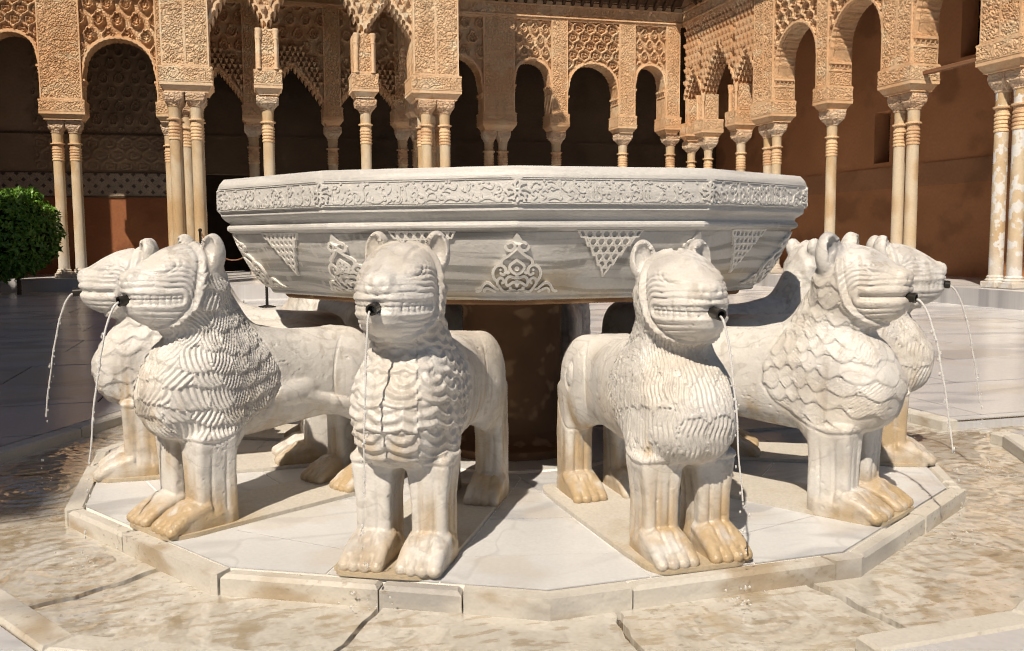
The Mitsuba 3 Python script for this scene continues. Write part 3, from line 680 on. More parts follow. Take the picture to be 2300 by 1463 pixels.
# ------------------------------------------------------------------ rope barrier between the fountain and the pavilion
t = thing('rope_barrier', 'dark rope barrier on thin posts standing behind the left end of the basin', 'barrier')
BP = [(-1.64, 8.72), (-.86, 8.48)]
for x, y in BP: put(t + '__post', cat([lathe([(.0, FLOOR_Z), (.11, FLOOR_Z), (.11, FLOOR_Z + .012), (.018, FLOOR_Z + .03), (.016, 1.0), (.022, 1.01), (.022, 1.03), (0, 1.045)], 12, x, y)]), 'mat_bronze', smooth=35)
u = np.linspace(0, 1, 20); a, b = np.array(BP)
put(t + '__rope', tubem(np.c_[a + (b - a)*u[:, None], 1.0 - .36*4*u*(1 - u)], .009, 6), 'mat_tie', smooth=True)

# ------------------------------------------------------------------ court floor, water channel, platform
def pol(R, rot, n=12): return Polygon([(R*math.sin(math.radians(rot + 360/n*k)), -R*math.cos(math.radians(rot + 360/n*k))) for k in range(n)])
ROT = -12.5
KIN, KOUT = pol(2.10, ROT), pol(2.185, ROT)
RILLS = unary_union([sbox(-.21, -9, .21, -1.9), sbox(1.9, -.39, 7.0, -.11), sbox(-6.2, -.11, -1.9, .17), sbox(-.15, 1.9, .15, 9.5)])
HOLE = unary_union([KOUT, RILLS])
def shaped(poly, z0, z1): 
    m = extr(poly, z1 - z0); m.apply_translation([0, 0, z0]); return m
ground = sbox(-60, -60, 60, 60).difference(HOLE)
k = thing('court_floor', 'pale marble paving of the court around the fountain', kind='structure')
put('court_floor__bedding', shaped(ground, FLOOR_Z - .5, FLOOR_Z - .012), 'mat_court')
put('court_floor__joint_sheet', shaped(sbox(-6.3, -3.4, 7.3, 13.4).difference(HOLE.buffer(.003)), FLOOR_Z - .010, FLOOR_Z - .006), 'mat_dark_joint')
rs = np.random.RandomState(5)
xs = np.arange(-6.3, 7.4, 1.36); ys = np.arange(-3.4, 13.5, .84)
for j, y in enumerate(ys[:-1]):
    off = (j % 2)*.62 + rs.uniform(-.1, .1)
    for x in np.arange(-7.2 + off, 7.3, 1.36):
        p = sbox(max(x, -6.3), y, min(x + 1.36, 7.3), y + .84)
        if p.is_empty or x + 1.36 < -6.2 or x > 7.2: continue
        p = p.difference(HOLE.buffer(.004)).buffer(-.0055, join_style=2)
        if p.area < .03: continue
        dz = rs.uniform(-.0015, .0015)
        put('court_floor__slab', shaped(p, FLOOR_Z - .006, FLOOR_Z + dz), 'mat_court')

k = thing('water_channel', 'ochre stained stone bed of the shallow water channel around the lions', kind='structure')
put('water_channel__bedding', shaped(unary_union([pol(2.2, ROT), RILLS]), -.20, -.022), 'mat_dark_joint')
bed = unary_union([pol(2.096, ROT), RILLS.buffer(-.002)]).difference(pol(1.60, ROT))
CR = [-77.6, -52, -26.3, -6.8, 12.2, 34, 62, 84, 104, 131, 158, 186, 214, 243, 262]
rs = np.random.RandomState(8)
def crack(deg):
    a = math.radians(deg); r = np.linspace(1.4, 2.6, 30)
    j = np.cumsum(rs.uniform(-.012, .012, 30)); j -= np.linspace(j[0], j[-1], 30)
    aa = a + j/r + .02*np.sin(r*9 + deg)*(r - 1.5)
    return [(q*math.sin(b), -q*math.cos(b)) for q, b in zip(r, aa)]
cracks = unary_union([LineString(crack(d)).buffer(.008 + .004*(i % 3 == 1)) for i, d in enumerate(CR)] + [LineString([(x, s*2.7), (x + .3, s*2.72)]) .buffer(.006) for x in (-.21,) for s in (-1, 1)])
for g in sorted(bed.difference(cracks).geoms, key=lambda g: (round(g.centroid.x, 3), round(g.centroid.y, 3))):
    if g.area > .004: put('water_channel__bed_stone', shaped(g, -.06, rs.uniform(-.003, .002)), 'mat_channel')

JETS = [(2.5, .008), (-27.6, .011), (-57.6, 0), (31.7, -.004), (-87.6, 0), (62.4, 0), (92.4, 0), (-117.6, 0), (122.4, 0), (-147.6, 0), (152.4, 0), (182.4, 0)]
LAND = [to_ring(np.array([1.80, l, 0]), d)[:2] for d, l in JETS]
def build_water():
    reg = unary_union([pol(2.098, ROT), sbox(-.208, -4, .208, -1.9), sbox(1.9, -.388, 7.0, -.112), sbox(-6.2, -.108, -1.9, .168)]).difference(pol(1.705, ROT))
    u0, v0, u1, v1 = -2.15, -3.2, 3.2, 2.15; res = .0135
    nu, nv = int((u1-u0)/res), int((v1-v0)/res)
    U, V = np.meshgrid(np.linspace(u0, u1, nu+1), np.linspace(v0, v1, nv+1), indexing='ij')
    Z = .0030*(meshkit.fbm(np.stack([U*5, V*5, U*0], -1), 3, 2) - .5) + .0030*(meshkit.fbm(np.stack([U*17, V*17, U*0], -1), 2, 4) - .5)
    for i, (x, y) in enumerate(LAND):
        d = np.hypot(U - x, V - y); w = meshkit.noise(np.stack([U*8, V*8, U*0 + i], -1), i) - .5
        Z += (.0034*np.cos(2*PI*d/.056 + 3*w + i)*np.exp(-d/.20) + .0020*np.cos(2*PI*d/.033 + 5*w)*np.exp(-d/.13))
    X = np.stack([U, V, Z + .015], -1).reshape(-1, 3)
    i, j = np.meshgrid(np.arange(nu), np.arange(nv), indexing='ij')
    q = np.stack([i*(nv+1)+j, (i+1)*(nv+1)+j, (i+1)*(nv+1)+j+1, i*(nv+1)+j+1], -1).reshape(-1, 4)
    c = X[q].mean(1); q = q[shapely.contains_xy(reg, c[:, 0], c[:, 1])]
    m = trimesh.Trimesh(X, np.vstack([q[:, [0, 1, 2]], q[:, [0, 2, 3]]]), process=False); m.remove_unreferenced_vertices()
    k = put('water', m, 'mat_water', smooth=True); tag(k, label='thin rippled sheet of clear water in the channel', kind='structure')
build_water()

k = thing('channel_kerb', 'worn marble kerb stones along the outer edge of the water channel', kind='structure')
ring = KOUT.difference(KIN).difference(unary_union([sbox(-.21, -3, .21, -1), sbox(1.5, -.39, 3, -.11), sbox(-3, -.11, -1.5, .17), sbox(-.15, 1, .15, 3)]))
cuts = unary_union([LineString([(1.9*math.sin(math.radians(d)), -1.9*math.cos(math.radians(d))), (2.5*math.sin(math.radians(d + s)), -2.5*math.cos(math.radians(d + s)))]).buffer(.0025)
                    for d, s in [(ROT + 30*q, 0) for q in range(12)] + [(ROT + 15 + 30*q, 1.5) for q in range(12)] + [(-36.5, -3), (26, 4), (59, 3), (-68, 2)]])
rs = np.random.RandomState(3)
def kerb_stone(p, z0, z1, c=.008):
    """a stone with a worn upper edge"""
    m = shaped(p, z0, z1 - c); t = p.buffer(-c, join_style=2)
    if t.is_empty or t.geom_type != 'Polygon' or len(t.exterior.coords) != len(p.exterior.coords): return shaped(p, z0, z1)
    A, B = np.array(p.exterior.coords)[:-1], np.array(t.exterior.coords)[:-1]
    s = int(np.argmin(np.linalg.norm(B - A[0], axis=1))); B = np.roll(B, -s, 0)
    if np.linalg.norm(B[1] - A[1]) > np.linalg.norm(B[-1] - A[1]): B = np.roll(B[::-1], 1, 0)
    v = np.vstack([np.c_[A, np.full(len(A), z0)], np.c_[A, np.full(len(A), z1 - c)], np.c_[B, np.full(len(B), z1)]])
    return trimesh.Trimesh(v, process=False).convex_hull if p.convex_hull.area - p.area < 1e-5 else shaped(p, z0, z1)
for g in ring.difference(cuts).geoms:
    if g.area > .003: put('channel_kerb__kerb_stone', kerb_stone(g.simplify(.001), -.05, FLOOR_Z + .003 + rs.uniform(-.004, .004)), 'mat_kerb')

k = thing('fountain_platform', 'low twelve-sided platform of white marble slabs under the stone lions', 'platform')
PK, PI_ = pol(1.70, ROT), pol(1.648, ROT)
put('fountain_platform__core', shaped(pol(1.64, ROT), -.10, PLAT_Z - .0028), 'mat_grout')
ring = PK.difference(PI_)
jd = [ROT + 30*q for q in range(12)] + [-27.7, -20.3, -5.9, 14.2, 33.9, -59.7, -70, 50, 70, 84, 101, 124, 155, 185, 214, 246, 266]
cuts = unary_union([LineString([(1.4*math.sin(math.radians(d)), -1.4*math.cos(math.radians(d))), (1.9*math.sin(math.radians(d + 1)), -1.9*math.cos(math.radians(d + 1)))]).buffer(.0022) for d in jd if d != ROT])
rs = np.random.RandomState(4)
for g in ring.difference(cuts).geoms:
    if g.area > .002:
        g = g.simplify(.0005); push = rs.uniform(-.004, .004); c = g.centroid; r = math.hypot(c.x, c.y)
        g = affinity.translate(g, c.x/r*push, c.y/r*push)
        put('fountain_platform__kerb_stone', kerb_stone(g, -.02, PLAT_Z + rs.uniform(-.002, .003), .010), 'mat_kerb')
inner = pol(1.646, ROT).buffer(-.002)
strips = []
for d in range(12):
    b = 2.5 + 30*d
    strips.append(Polygon([tuple(to_ring(np.array([r, w, 0.]), b)[:2]) for r, w in ((.50, -.150), (1.60, -.150), (1.60, .150), (.50, .150))]))
allstrip = unary_union(strips)
disc = Point(0, 0).buffer(.47)
for d in range(12):
    b = -12.5 + 30*d; a = math.radians(b)
    tri = Polygon([(0, 0)] + [(2.2*math.sin(math.radians(b + e)), -2.2*math.cos(math.radians(b + e))) for e in (-15, 0, 15)])
    w = inner.intersection(tri).difference(allstrip).difference(disc)
    cs = [1.045 + rs.uniform(-.02, .02), 1.395 + rs.uniform(-.03, .03)]
    for lo, hi in ((0, cs[0]), (cs[0], cs[1]), (cs[1], 3)):
        band = Polygon([tuple(to_ring(np.array([r, q, 0.]), b)[:2]) for r, q in ((lo, -2), (hi, -2 + .0), (hi, 2), (lo, 2))])
        p = w.intersection(band)
        for g in getattr(p, 'geoms', [p]):
            if g.geom_type == 'Polygon' and g.area > .01: put('fountain_platform__slab', shaped(g.buffer(-.0022, join_style=2), PLAT_Z - .0026, PLAT_Z + rs.uniform(-.0008, .001)), 'mat_slab')
for s in strips:
    put('fountain_platform__slab', shaped(s.intersection(inner).difference(unary_union([q for q in strips if q is not s and q.intersection(s).area > 0 and strips.index(q) < strips.index(s)] or [Point(9, 9)])).difference(disc).buffer(-.002, join_style=2), PLAT_Z - .0026, PLAT_Z - .0006), 'mat_slab')
put('fountain_platform__slab', shaped(disc.buffer(-.003), PLAT_Z - .0026, PLAT_Z), 'mat_slab')

# ------------------------------------------------------------------ the basin
k = thing('fountain_basin', 'great twelve-sided white marble basin with a carved band of script, borne by the lions', 'fountain basin')
BROT = -14.55
def ringpoly(prof):
    """profile (vertex radius, z) swept round the twelve sides, straight between the vertices, with extra divisions along each side"""
    prof = np.array(prof, float); sub = 4
    P = []
    for kk in range(12):
        for t in range(sub):
            a, b = math.radians(BROT + 30*kk), math.radians(BROT + 30*(kk+1)); u = t/sub
            P.append(((1-u)*math.sin(a) + u*math.sin(b), -(1-u)*math.cos(a) - u*math.cos(b)))
    P = np.array(P); n = len(P)
    v = np.concatenate([np.c_[P*r, np.full(n, z)] for r, z in prof]); f = []
    for i in range(len(prof)-1):
        j = np.arange(n); k2 = (j+1) % n
        f += [np.stack([i*n+j, i*n+k2, (i+1)*n+k2], 1), np.stack([i*n+j, (i+1)*n+k2, (i+1)*n+j], 1)]
    return trimesh.Trimesh(v, np.vstack(f), process=False)
BOWL = [(1.118, .922), (1.103, .885), (1.083, .845), (1.058, .80), (1.028, .76), (1.003, .738)]
def rad(z): return np.interp(z, [b[1] for b in BOWL][::-1] + [1.0, 1.078], [b[0] for b in BOWL][::-1] + [1.171, 1.171])
put('fountain_basin__rim', ringpoly([(1.171, 1.000), (1.171, 1.081), (1.165, 1.094), (1.150, 1.111), (1.075, 1.113), (1.068, 1.10), (1.04, .99), (.95, .90), (.02, .89)]), 'mat_basin', smooth=25)
put('fountain_basin__moulding', ringpoly([(1.116, .922), (1.121, .927), (1.136, .931), (1.143, .936), (1.145, .943), (1.143, .950), (1.136, .954), (1.133, .958), (1.137, .966), (1.147, .972), (1.158, .978), (1.1635, .985), (1.1640, .992), (1.1625, .998), (1.171, 1.000)]), 'mat_basin', smooth=28)
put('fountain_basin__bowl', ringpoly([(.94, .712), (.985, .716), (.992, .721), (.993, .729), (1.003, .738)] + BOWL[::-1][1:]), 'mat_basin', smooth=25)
put('fountain_basin__underside', ringpoly([(.02, .695), (.93, .697), (.94, .703), (.94, .712)]), 'mat_pedestal', smooth=25)
put('fountain_basin__pedestal', lathe([(.33, PLAT_Z), (.33, .085), (.24, .095), (.205, .13), (.200, .45), (.205, .62), (.225, .66), (.24, .69), (.24, .700)], 24), 'mat_pedestal', smooth=35)

def wrap(poly, phi, zc, h, shrink=.0012):
    """flat relief (s, t) in metres laid onto the face of the basin: bearing phi, height zc + t"""
    out = []
    for g in getattr(poly, 'geoms', [poly]):
        if g.geom_type != 'Polygon' or g.area < 2e-6: continue
        g = g.simplify(.0003).segmentize(.03)
        m = trimesh.creation.extrude_polygon(g, h, engine='earcut')
        v = m.vertices
        ang = math.radians(phi) + v[:, 0]/1.09; rel = np.mod(np.degrees(ang) - BROT, 30) - 15
        R = rad(zc + v[:, 1])*math.cos(PI/12)/np.cos(np.radians(rel)) + v[:, 2] - .0025
        out.append(trimesh.Trimesh(np.stack([R*np.sin(ang), -R*np.cos(ang), zc + v[:, 1] + 0*v[:, 2]], 1), m.faces, process=False))
    m = cat(out)
    m.merge_vertices()
    return m
def strip(pts, w): return LineString(pts).buffer(w/2, quad_segs=2)
def curve(pts, n=6):
    """smooth curve through the points"""
    from scipy.interpolate import CubicSpline
    p = np.array(pts, float); t = np.r_[0, np.cumsum(np.linalg.norm(np.diff(p, axis=0), axis=1))]
    return CubicSpline(t, p)(np.linspace(0, t[-1], n*(len(p)-1)+1))
def mirror(g): return unary_union([g, affinity.scale(g, -1, 1, origin=(0, 0))])
def palmette():
    half = [curve([(0, .000), (.022, .006), (.040, .002), (.055, .016), (.062, .034), (.052, .046), (.042, .040), (.046, .030)]),
            curve([(.062, .034), (.074, .052), (.066, .078), (.046, .084), (.034, .070), (.040, .056), (.050, .060)]),
            curve([(.046, .084), (.040, .104), (.026, .112), (.014, .122), (0, .134)]),
            curve([(0, .020), (.016, .030), (.030, .022), (.034, .038), (.022, .050), (.008, .046), (0, .058)]),
            curve([(0, .058), (.016, .066), (.022, .080), (.012, .092), (0, .100)]),
            curve([(.034, .140), (.024, .128), (.010, .132), (.006, .144), (.014, .152), (.026, .148)]),
            curve([(.062, .010), (.080, .022), (.092, .030), (.106, .026), (.118, .010), (.134, .002)]),
            curve([(.072, .002), (.088, .010), (.100, .012), (.108, .002)])]
    g = unary_union([strip(c, .0085) for c in half] + [Point(.027, .062).buffer(.006), Point(.020, .014).buffer(.0055), Point(.050, .070).buffer(.004)])
    tip = Polygon([(0, .176), (.012, .158), (.008, .148), (-.008, .148), (-.012, .158)]).buffer(.003)
    return unary_union([mirror(g), tip, Point(0, .074).buffer(.007), Point(0, .036).buffer(.006)])
def rosette():
    g = palmette()
    r = [strip([(.010*math.cos(a), .072 + .010*math.sin(a)), (.024*math.cos(a), .072 + .024*math.sin(a))], .006) for a in np.linspace(0, 2*PI, 11)[:-1]]
    return unary_union([g] + r)
def knot():
    """interlaced star lattice in a stepped triangle standing on its point"""
    d, w, g = .0262, .0050, []
    for k in range(-12, 13):
        for a in (0, 60, 120):
            c, q = math.cos(math.radians(a)), math.sin(math.radians(a)); o = (k + .5)*d*.866
            g.append(strip([(-q*o - .3*c, .085 + c*o - .3*q), (-q*o + .3*c, .085 + c*o + .3*q)], w))
    steps = [(-.106, .166), (.106, .166), (.092, .142), (.082, .142), (.070, .116), (.060, .116), (.048, .088), (.039, .088), (.027, .058), (.019, .058), (0, .020), (-.019, .058), (-.027, .058), (-.039, .088), (-.048, .088), (-.060, .116), (-.070, .116), (-.082, .142), (-.092, .142)]
    T_ = Polygon(steps).buffer(-.002).buffer(.002)
    return unary_union([unary_union(g).intersection(T_), T_.difference(T_.buffer(-w))])
for i in range(12):
    put('fountain_basin__palmette', wrap(rosette() if i in (1, 10, 11) else palmette(), BROT + 30*i, .741, .0125), 'mat_ornament')
    put('fountain_basin__knot_panel', wrap(knot(), BROT + 15 + 30*i, .762, .0110), 'mat_ornament')
def script(seed, W=.500, H=.074):
    """one line of flowing carved script: tall strokes, bowls, loops and dots over a running base line, with a thin scroll between"""
    r = random.Random(seed); g = []; x = -W/2
    while x < W/2 - .01:
        kind = r.choice('aallbbocwzn'); w = r.uniform(.012, .03)
        if kind in 'al':
            lean = r.uniform(-.006, .004); top = r.uniform(.052, .068)
            g.append(strip(curve([(x, .016), (x + lean*.4, .036), (x + lean, top), (x + lean + .004, top - .004)]), .0062))
            if kind == 'l': g.append(strip(curve([(x, .018), (x + .006, .010), (x + w, .012)]), .006))
            w = r.uniform(.010, .017)
        elif kind == 'b': w = r.uniform(.026, .042); g.append(strip(curve([(x, .026), (x + .004, .014), (x + w*.5, .009), (x + w - .004, .014), (x + w, .027)]), .0064))
        elif kind == 'o': w = .018; c = Point(x + .008, .024).buffer(.0105); g += [c.difference(c.buffer(-.0056)), strip(curve([(x + .016, .02), (x + .018, .012), (x + .006, .004)]), .0056)]
        elif kind == 'c': w = .024; g.append(strip(curve([(x + .02, .036), (x + .008, .038), (x + .004, .028), (x + .016, .022), (x + .004, .010), (x + .022, .006)]), .006))
        elif kind == 'w': w = .032; g.append(strip(curve([(x, .022), (x + .005, .014), (x + .010, .022), (x + .015, .014), (x + .020, .022), (x + .026, .012), (x + .032, .018)]), .0056))
        elif kind == 'z': w = .034; g.append(strip(curve([(x, .044), (x + .012, .050), (x + .024, .044), (x + .034, .056)]), .0056)); g.append(strip(curve([(x, .012), (x + .016, .018), (x + .034, .012)]), .006))
        else: w = .026; g.append(strip(curve([(x, .030), (x + .003, .012), (x + .013, .007), (x + .022, .014), (x + .024, .032)]), .006)); g.append(Point(x + .013, .024).buffer(.0042))
        for _ in range(r.randint(1, 3)): g.append(Point(x + r.uniform(0, w), r.uniform(.042, .066)).buffer(.0036))
        x += w + r.uniform(-.002, .003)
    for s in range(11):
        cx, cy, dr_ = -W/2 + (s + .5)*W/11 + r.uniform(-.01, .01), r.choice((.022, .046)), r.choice((-1, 1)); a = np.linspace(0, 4.6, 14)
        rr = .020 - a*.0036
        g.append(strip(np.stack([cx + dr_*rr*np.cos(a + s), cy + rr*np.sin(a + s)], 1), .0036))
    return unary_union(g).intersection(sbox(-W/2, .001, W/2, H - .002))
def medallion(seed):
    a = np.linspace(0, 2*PI, 9)[:-1]
    g = [strip(curve([(.006*math.cos(t), .036 + .006*math.sin(t)), (.018*math.cos(t + .35), .036 + .018*math.sin(t + .35)), (.032*math.cos(t), .036 + .030*math.sin(t))]), .0058) for t in a]
    c = Point(0, .036).buffer(.011)
    g += [c.difference(c.buffer(-.005))] + [Point(.025*math.cos(t + .39), .036 + .024*math.sin(t + .39)).buffer(.0042) for t in a]
    return unary_union(g).intersection(sbox(-.04, .002, .04, .072))
for i in range(12):
    put('fountain_basin__inscription', wrap(script(40 + i), BROT + 15 + 30*i, 1.003, .0058), 'mat_basin')
    put('fountain_basin__medallion', wrap(medallion(i), BROT + 30*i, 1.003, .0085), 'mat_basin')
fr_ = [LineString([(-.30, t), (.30, t)]).buffer(.0026, cap_style=2) for t in (.0035, .0735)]
put('fountain_basin__band_fillet', cat(wrap(f, BROT + 15 + 30*i, 1.001, .006) for i in range(12) for f in fr_), 'mat_basin')

# ------------------------------------------------------------------ jets of water
NAMES = {0: 'water jet falling past the wavy chest of the lion front right of centre', 1: 'thin water jet falling straight down in front of the lion with ringed chest curls',
         2: 'arching water jet from the lion with wavy mane locks on the left', 3: 'arching water jet from the lion with the grey ear on the right',
         4: 'leftmost water jet, from the lion in profile at the far left', 5: 'rightmost water jet, from the lion in profile at the far right'}
def build_jets():
    for i in range(6):
        deg, lat = JETS[i]; rs = np.random.RandomState(60 + i)
        v = [.30, .17, .36, .40, .38, .42][i]; t = np.linspace(0, .372, 46); off = [0, 0, 0, -.022, 0, .025][i]
        sw = [.05, -.02, 0, 0, 0, 0][i]
        P = np.stack([1.644 + off + v*t, lat*.6 + sw*t, .678*[.968, 1, 1, .978, .978, .975][i] - .18*t*0 - 4.9*t*t - .10*t], 1)
        P[:, 1] += .0022*np.sin(t*70 + i)*t/.37; P[:, 0] += .0016*np.sin(t*95 + 2*i)*t/.37
        R = (.0037 if i > 1 else .0031) - .0040*t; R *= 1 + .16*np.sin(t*260 + 3*meshkit.noise(np.stack([t*30, t*0, t*0 + i], 1), i))*np.clip(t/.2, 0, 1)
        cut = int(46*.80); ms = [tubem(P[:cut], np.maximum(R[:cut], .0011), 8)]
        k = put('water_jet', ring_mesh(ms[0], deg), 'mat_jet', smooth=True); ms = []
        for q in range(26):
            tt = rs.uniform(.12, .372); p = [np.interp(tt, t, P[:, c]) for c in range(3)]
            s = trimesh.creation.icosphere(1, rs.uniform(.0014, .0032)); s.apply_scale([1, 1, rs.uniform(1, 2.4)])
            s.apply_translation(np.array(p) + rs.normal(0, .0030 + .016*max(0, tt - .15), 3)*[1, 1, .3]); ms.append(s)
        for q in range(14):                                               # drops thrown up where the jet lands
            s = trimesh.creation.icosphere(1, rs.uniform(.0014, .0030)); e = P[-1]
            s.apply_translation([e[0] + rs.normal(0, .03), e[1] + rs.normal(0, .03), -.035 + abs(rs.normal(0, .018))]); ms.append(s)
        tag(put(k + '__drops', ring_mesh(cat(ms), deg), 'mat_jet', smooth=True), kind='stuff')
        tag(k, label=NAMES[i], category='water jet', group='water jets from the lions')
build_jets()

# ------------------------------------------------------------------ the stone lions: one carved body each, as a distance field turned into a mesh, then carved by displacement
from scipy.interpolate import PchipInterpolator as Pch
TORSO = np.array([[.740,.46,.38,.03],[.760,.515,.31,.082],[.80,.545,.272,.124],[.88,.557,.265,.134],[1.0,.560,.262,.118],[1.1,.565,.255,.116],[1.2,.585,.247,.122],
                  [1.3,.60,.242,.127],[1.4,.60,.244,.129],[1.46,.580,.252,.126],[1.52,.54,.270,.114],[1.558,.49,.300,.092],[1.580,.452,.345,.064],[1.591,.42,.39,.025]])
HEADP = np.array([[1.325,.75,.66,.055],[1.345,.790,.625,.086],[1.38,.828,.60,.103],[1.43,.842,.590,.108],[1.48,.832,.586,.107],[1.525,.808,.594,.098],[1.560,.786,.608,.081],
                  [1.590,.766,.624,.062],[1.610,.750,.645,.044],[1.620,.725,.675,.022]])
TOR = [Pch(TORSO[:, 0], TORSO[:, k]) for k in (1, 2, 3)]
HEA = [Pch(HEADP[:, 0], HEADP[:, k]) for k in (1, 2, 3)]
def sweep(fns, x0, x1, x, y, z, n):
    xc = np.clip(x, x0, x1); t, b, w = (f(xc) for f in fns)
    zc, h = (t + b)/2, (t - b)/2
    q = ((np.abs(y)/w)**n + (np.abs(z - zc)/h)**n)**(1/n)
    f = (q - 1)*np.minimum(w, h)
    return np.where(x == xc, f, np.sqrt(np.maximum(f, 0)**2 + (x - xc)**2) + np.minimum(f, 0)*0)
def cone(x, y, z, a, b, ra, rb, sy=1.0):
    a, b = np.array(a, float), np.array(b, float); d = b - a
    t = np.clip(((x-a[0])*d[0] + (y-a[1])*d[1] + (z-a[2])*d[2])/(d @ d), 0, 1)
    return np.sqrt((x-a[0]-t*d[0])**2 + ((y-a[1]-t*d[1])/sy)**2 + (z-a[2]-t*d[2])**2) - (ra + t*(rb - ra))
def ell(x, y, z, c, r):
    q = np.sqrt(((x-c[0])/r[0])**2 + ((y-c[1])/r[1])**2 + ((z-c[2])/r[2])**2)
    return (q - 1)*min(r)
def rbox(x, y, z, c, h, r):
    dx, dy, dz = np.abs(x-c[0])-h[0]+r, np.abs(y-c[1])-h[1]+r, np.abs(z-c[2])-h[2]+r
    return np.sqrt(np.maximum(dx, 0)**2 + np.maximum(dy, 0)**2 + np.maximum(dz, 0)**2) + np.minimum(np.maximum(dx, np.maximum(dy, dz)), 0) - r
def smin(a, b, k):
    h = np.clip(.5 + .5*(b - a)/k, 0, 1)
    return b + (a - b)*h - k*h*(1 - h)
def lion_field(P, tail=0, ear=1.0):
    x, ys, z = P[..., 0], P[..., 1], P[..., 2]
    y = np.abs(ys)
    f = sweep(TOR, .740, 1.591, x, y, z, 2.35)
    f = smin(f, cone(x, y, z, (1.335, 0, .47), (1.415, 0, .70), .154, .104, .76), .026)            # neck under the mane
    f = smin(f, sweep(HEA, 1.325, 1.620, x, y, z, 2.4), .022)
    f = smin(f, ell(x, y, z, (.865, .080, .39), (.112, .058, .155)), .03)                            # haunch
    f = smin(f, ell(x, y, z, (1.40, .085, .30), (.085, .048, .10)), .03)                              # shoulder
    hind = rbox(x, y, z, (.795 + .05*np.clip(z - .22, 0, 1), .084, .19), (.062, .047, .20), .024)
    f = smin(f, smin(hind, cone(x, y, z, (.745, .084, .175), (.760, .084, .21), .026, .030), .03), .025)
    leg = rbox(x, y, z, (1.424 + .02*np.clip(z - .1, 0, 1), .077, .14), (.066, .048 + .014*np.clip((z - .16)/.12, 0, 1), .15), .018)
    f = smin(f, leg, .016)
    for x0, yc, w in ((1.442, .077, .055), (.815, .084, .051)):                                       # paws with four toes
        paw = rbox(x, y, z, (x0 + .028, yc, .022), (.098, w, .036), .020)
        slope = rbox(x, y, z, (x0 + .025, yc, .055), (.064, w*.92, .036), .03)
        paw = smin(paw, slope, .03)
        toes = None
        for i in range(4):
            yt = yc + (i - 1.5)*w*.53; ln = .124 + (.004 if i in (1, 2) else 0)
            t = np.minimum(cone(x, y, z, (x0 + .020, yt, .072), (x0 + .092, yt, .050), .0155, .0168), cone(x, y, z, (x0 + .092, yt, .050), (x0 + ln + .010, yt, .022), .0168, .0178))
            toes = t if toes is None else np.minimum(toes, t)
        f = smin(f, smin(paw, toes, .008), .008)
    e = ell(x, y, z, (1.384, .082, .812), (.034, .036*ear, .060*ear))
    e = np.maximum(e, -ell(x, y, z, (1.411, .090, .822), (.026, .026*ear, .044*ear)))
    f = smin(f, e, .010)
    if tail:
        pts = [(.745, 0, .47), (.735, .03, .36), (.765, .105, .30), (.84, .132, .285), (.92, .124, .300), (1.0, .114, .325), (1.09, .110, .355)]
        t = None
        for a, b in zip(pts, pts[1:]):
            c = cone(x, ys*tail, z, a, b, .019, .019); t = c if t is None else smin(t, c, .012)
        t = smin(t, ell(x, ys*tail, z, (1.145, .108, .378), (.085, .028, .042)), .012)
        f = smin(f, t, .008)
    return np.maximum(f, -z - .004)
def grad(fn, P, e=1e-3):
    g = np.stack([fn(P + d) - fn(P - d) for d in np.eye(3)*e], -1)/(2*e)
    return g
def surface_nets(fn, lo, hi, h):
    n = np.ceil((np.array(hi) - lo)/h).astype(int) + 1
    ax = [lo[k] + h*np.arange(n[k]) for k in range(3)]
    G = np.stack(np.meshgrid(*ax, indexing='ij'), -1)
    F = fn(G); S = F < 0
    acc = np.zeros(tuple(n - 1) + (3,)); cnt = np.zeros(tuple(n - 1))
    sl = lambda k, o: slice(o, n[k] - 1 + o)
    for axis in range(3):
        for o1 in (0, 1):
            for o2 in (0, 1):
                o = [0, 0, 0]; p, q = [k for k in range(3) if k != axis]; o[p], o[q] = o1, o2
                A = tuple(sl(k, o[k]) for k in range(3)); o[axis] = 1; B = tuple(sl(k, o[k]) for k in range(3))
                fa, fb = F[A], F[B]; c = (fa < 0) != (fb < 0)
                t = np.where(c, fa/np.where(c, fa - fb, 1), 0)
                pt = G[A].copy(); pt[..., axis] += t*h
                acc += np.where(c[..., None], pt, 0); cnt += c
    act = cnt > 0; idx = np.full(act.shape, -1); idx[act] = np.arange(act.sum())
    V = acc[act]/cnt[act][:, None]; quads = []
    for axis in range(3):
        p, q = [(1, 2), (2, 0), (0, 1)][axis]
        sh = [slice(1, n[k] - 1) for k in range(3)]; sh[axis] = slice(0, n[axis] - 1)
        s2 = list(sh); s2[axis] = slice(1, n[axis])
        a, b = S[tuple(sh)], S[tuple(s2)]; c = a != b
        I = np.argwhere(c); base = I.copy()
        for k in range(3):
            if k != axis: base[:, k] += 1
        def cell(dp, dq):
            z = base.copy(); z[:, p] += dp; z[:, q] += dq
            return idx[z[:, 0], z[:, 1], z[:, 2]]
        Q = np.stack([cell(-1, -1), cell(0, -1), cell(0, 0), cell(-1, 0)], 1)
        flip = ~a[c]; Q[flip] = Q[flip][:, ::-1]; quads.append(Q)
    return V, np.vstack(quads)
def split_quads(V, Q):
    """each quad into four, as a quad mesh"""
    e = np.vstack([Q[:, [0, 1]], Q[:, [1, 2]], Q[:, [2, 3]], Q[:, [3, 0]]]); e.sort(1)
    key = e[:, 0].astype(np.int64)*len(V) + e[:, 1]
    uk, inv = np.unique(key, return_inverse=True)
    mid = (V[uk // len(V)] + V[uk % len(V)])/2; m = inv.reshape(4, -1).T + len(V)
    cen = V[Q].mean(1); c = np.arange(len(Q)) + len(V) + len(mid)
    W = np.vstack([V, mid, cen])
    return W, np.vstack([np.stack([Q[:, k], m[:, k], c, m[:, k-1]], 1) for k in range(4)])
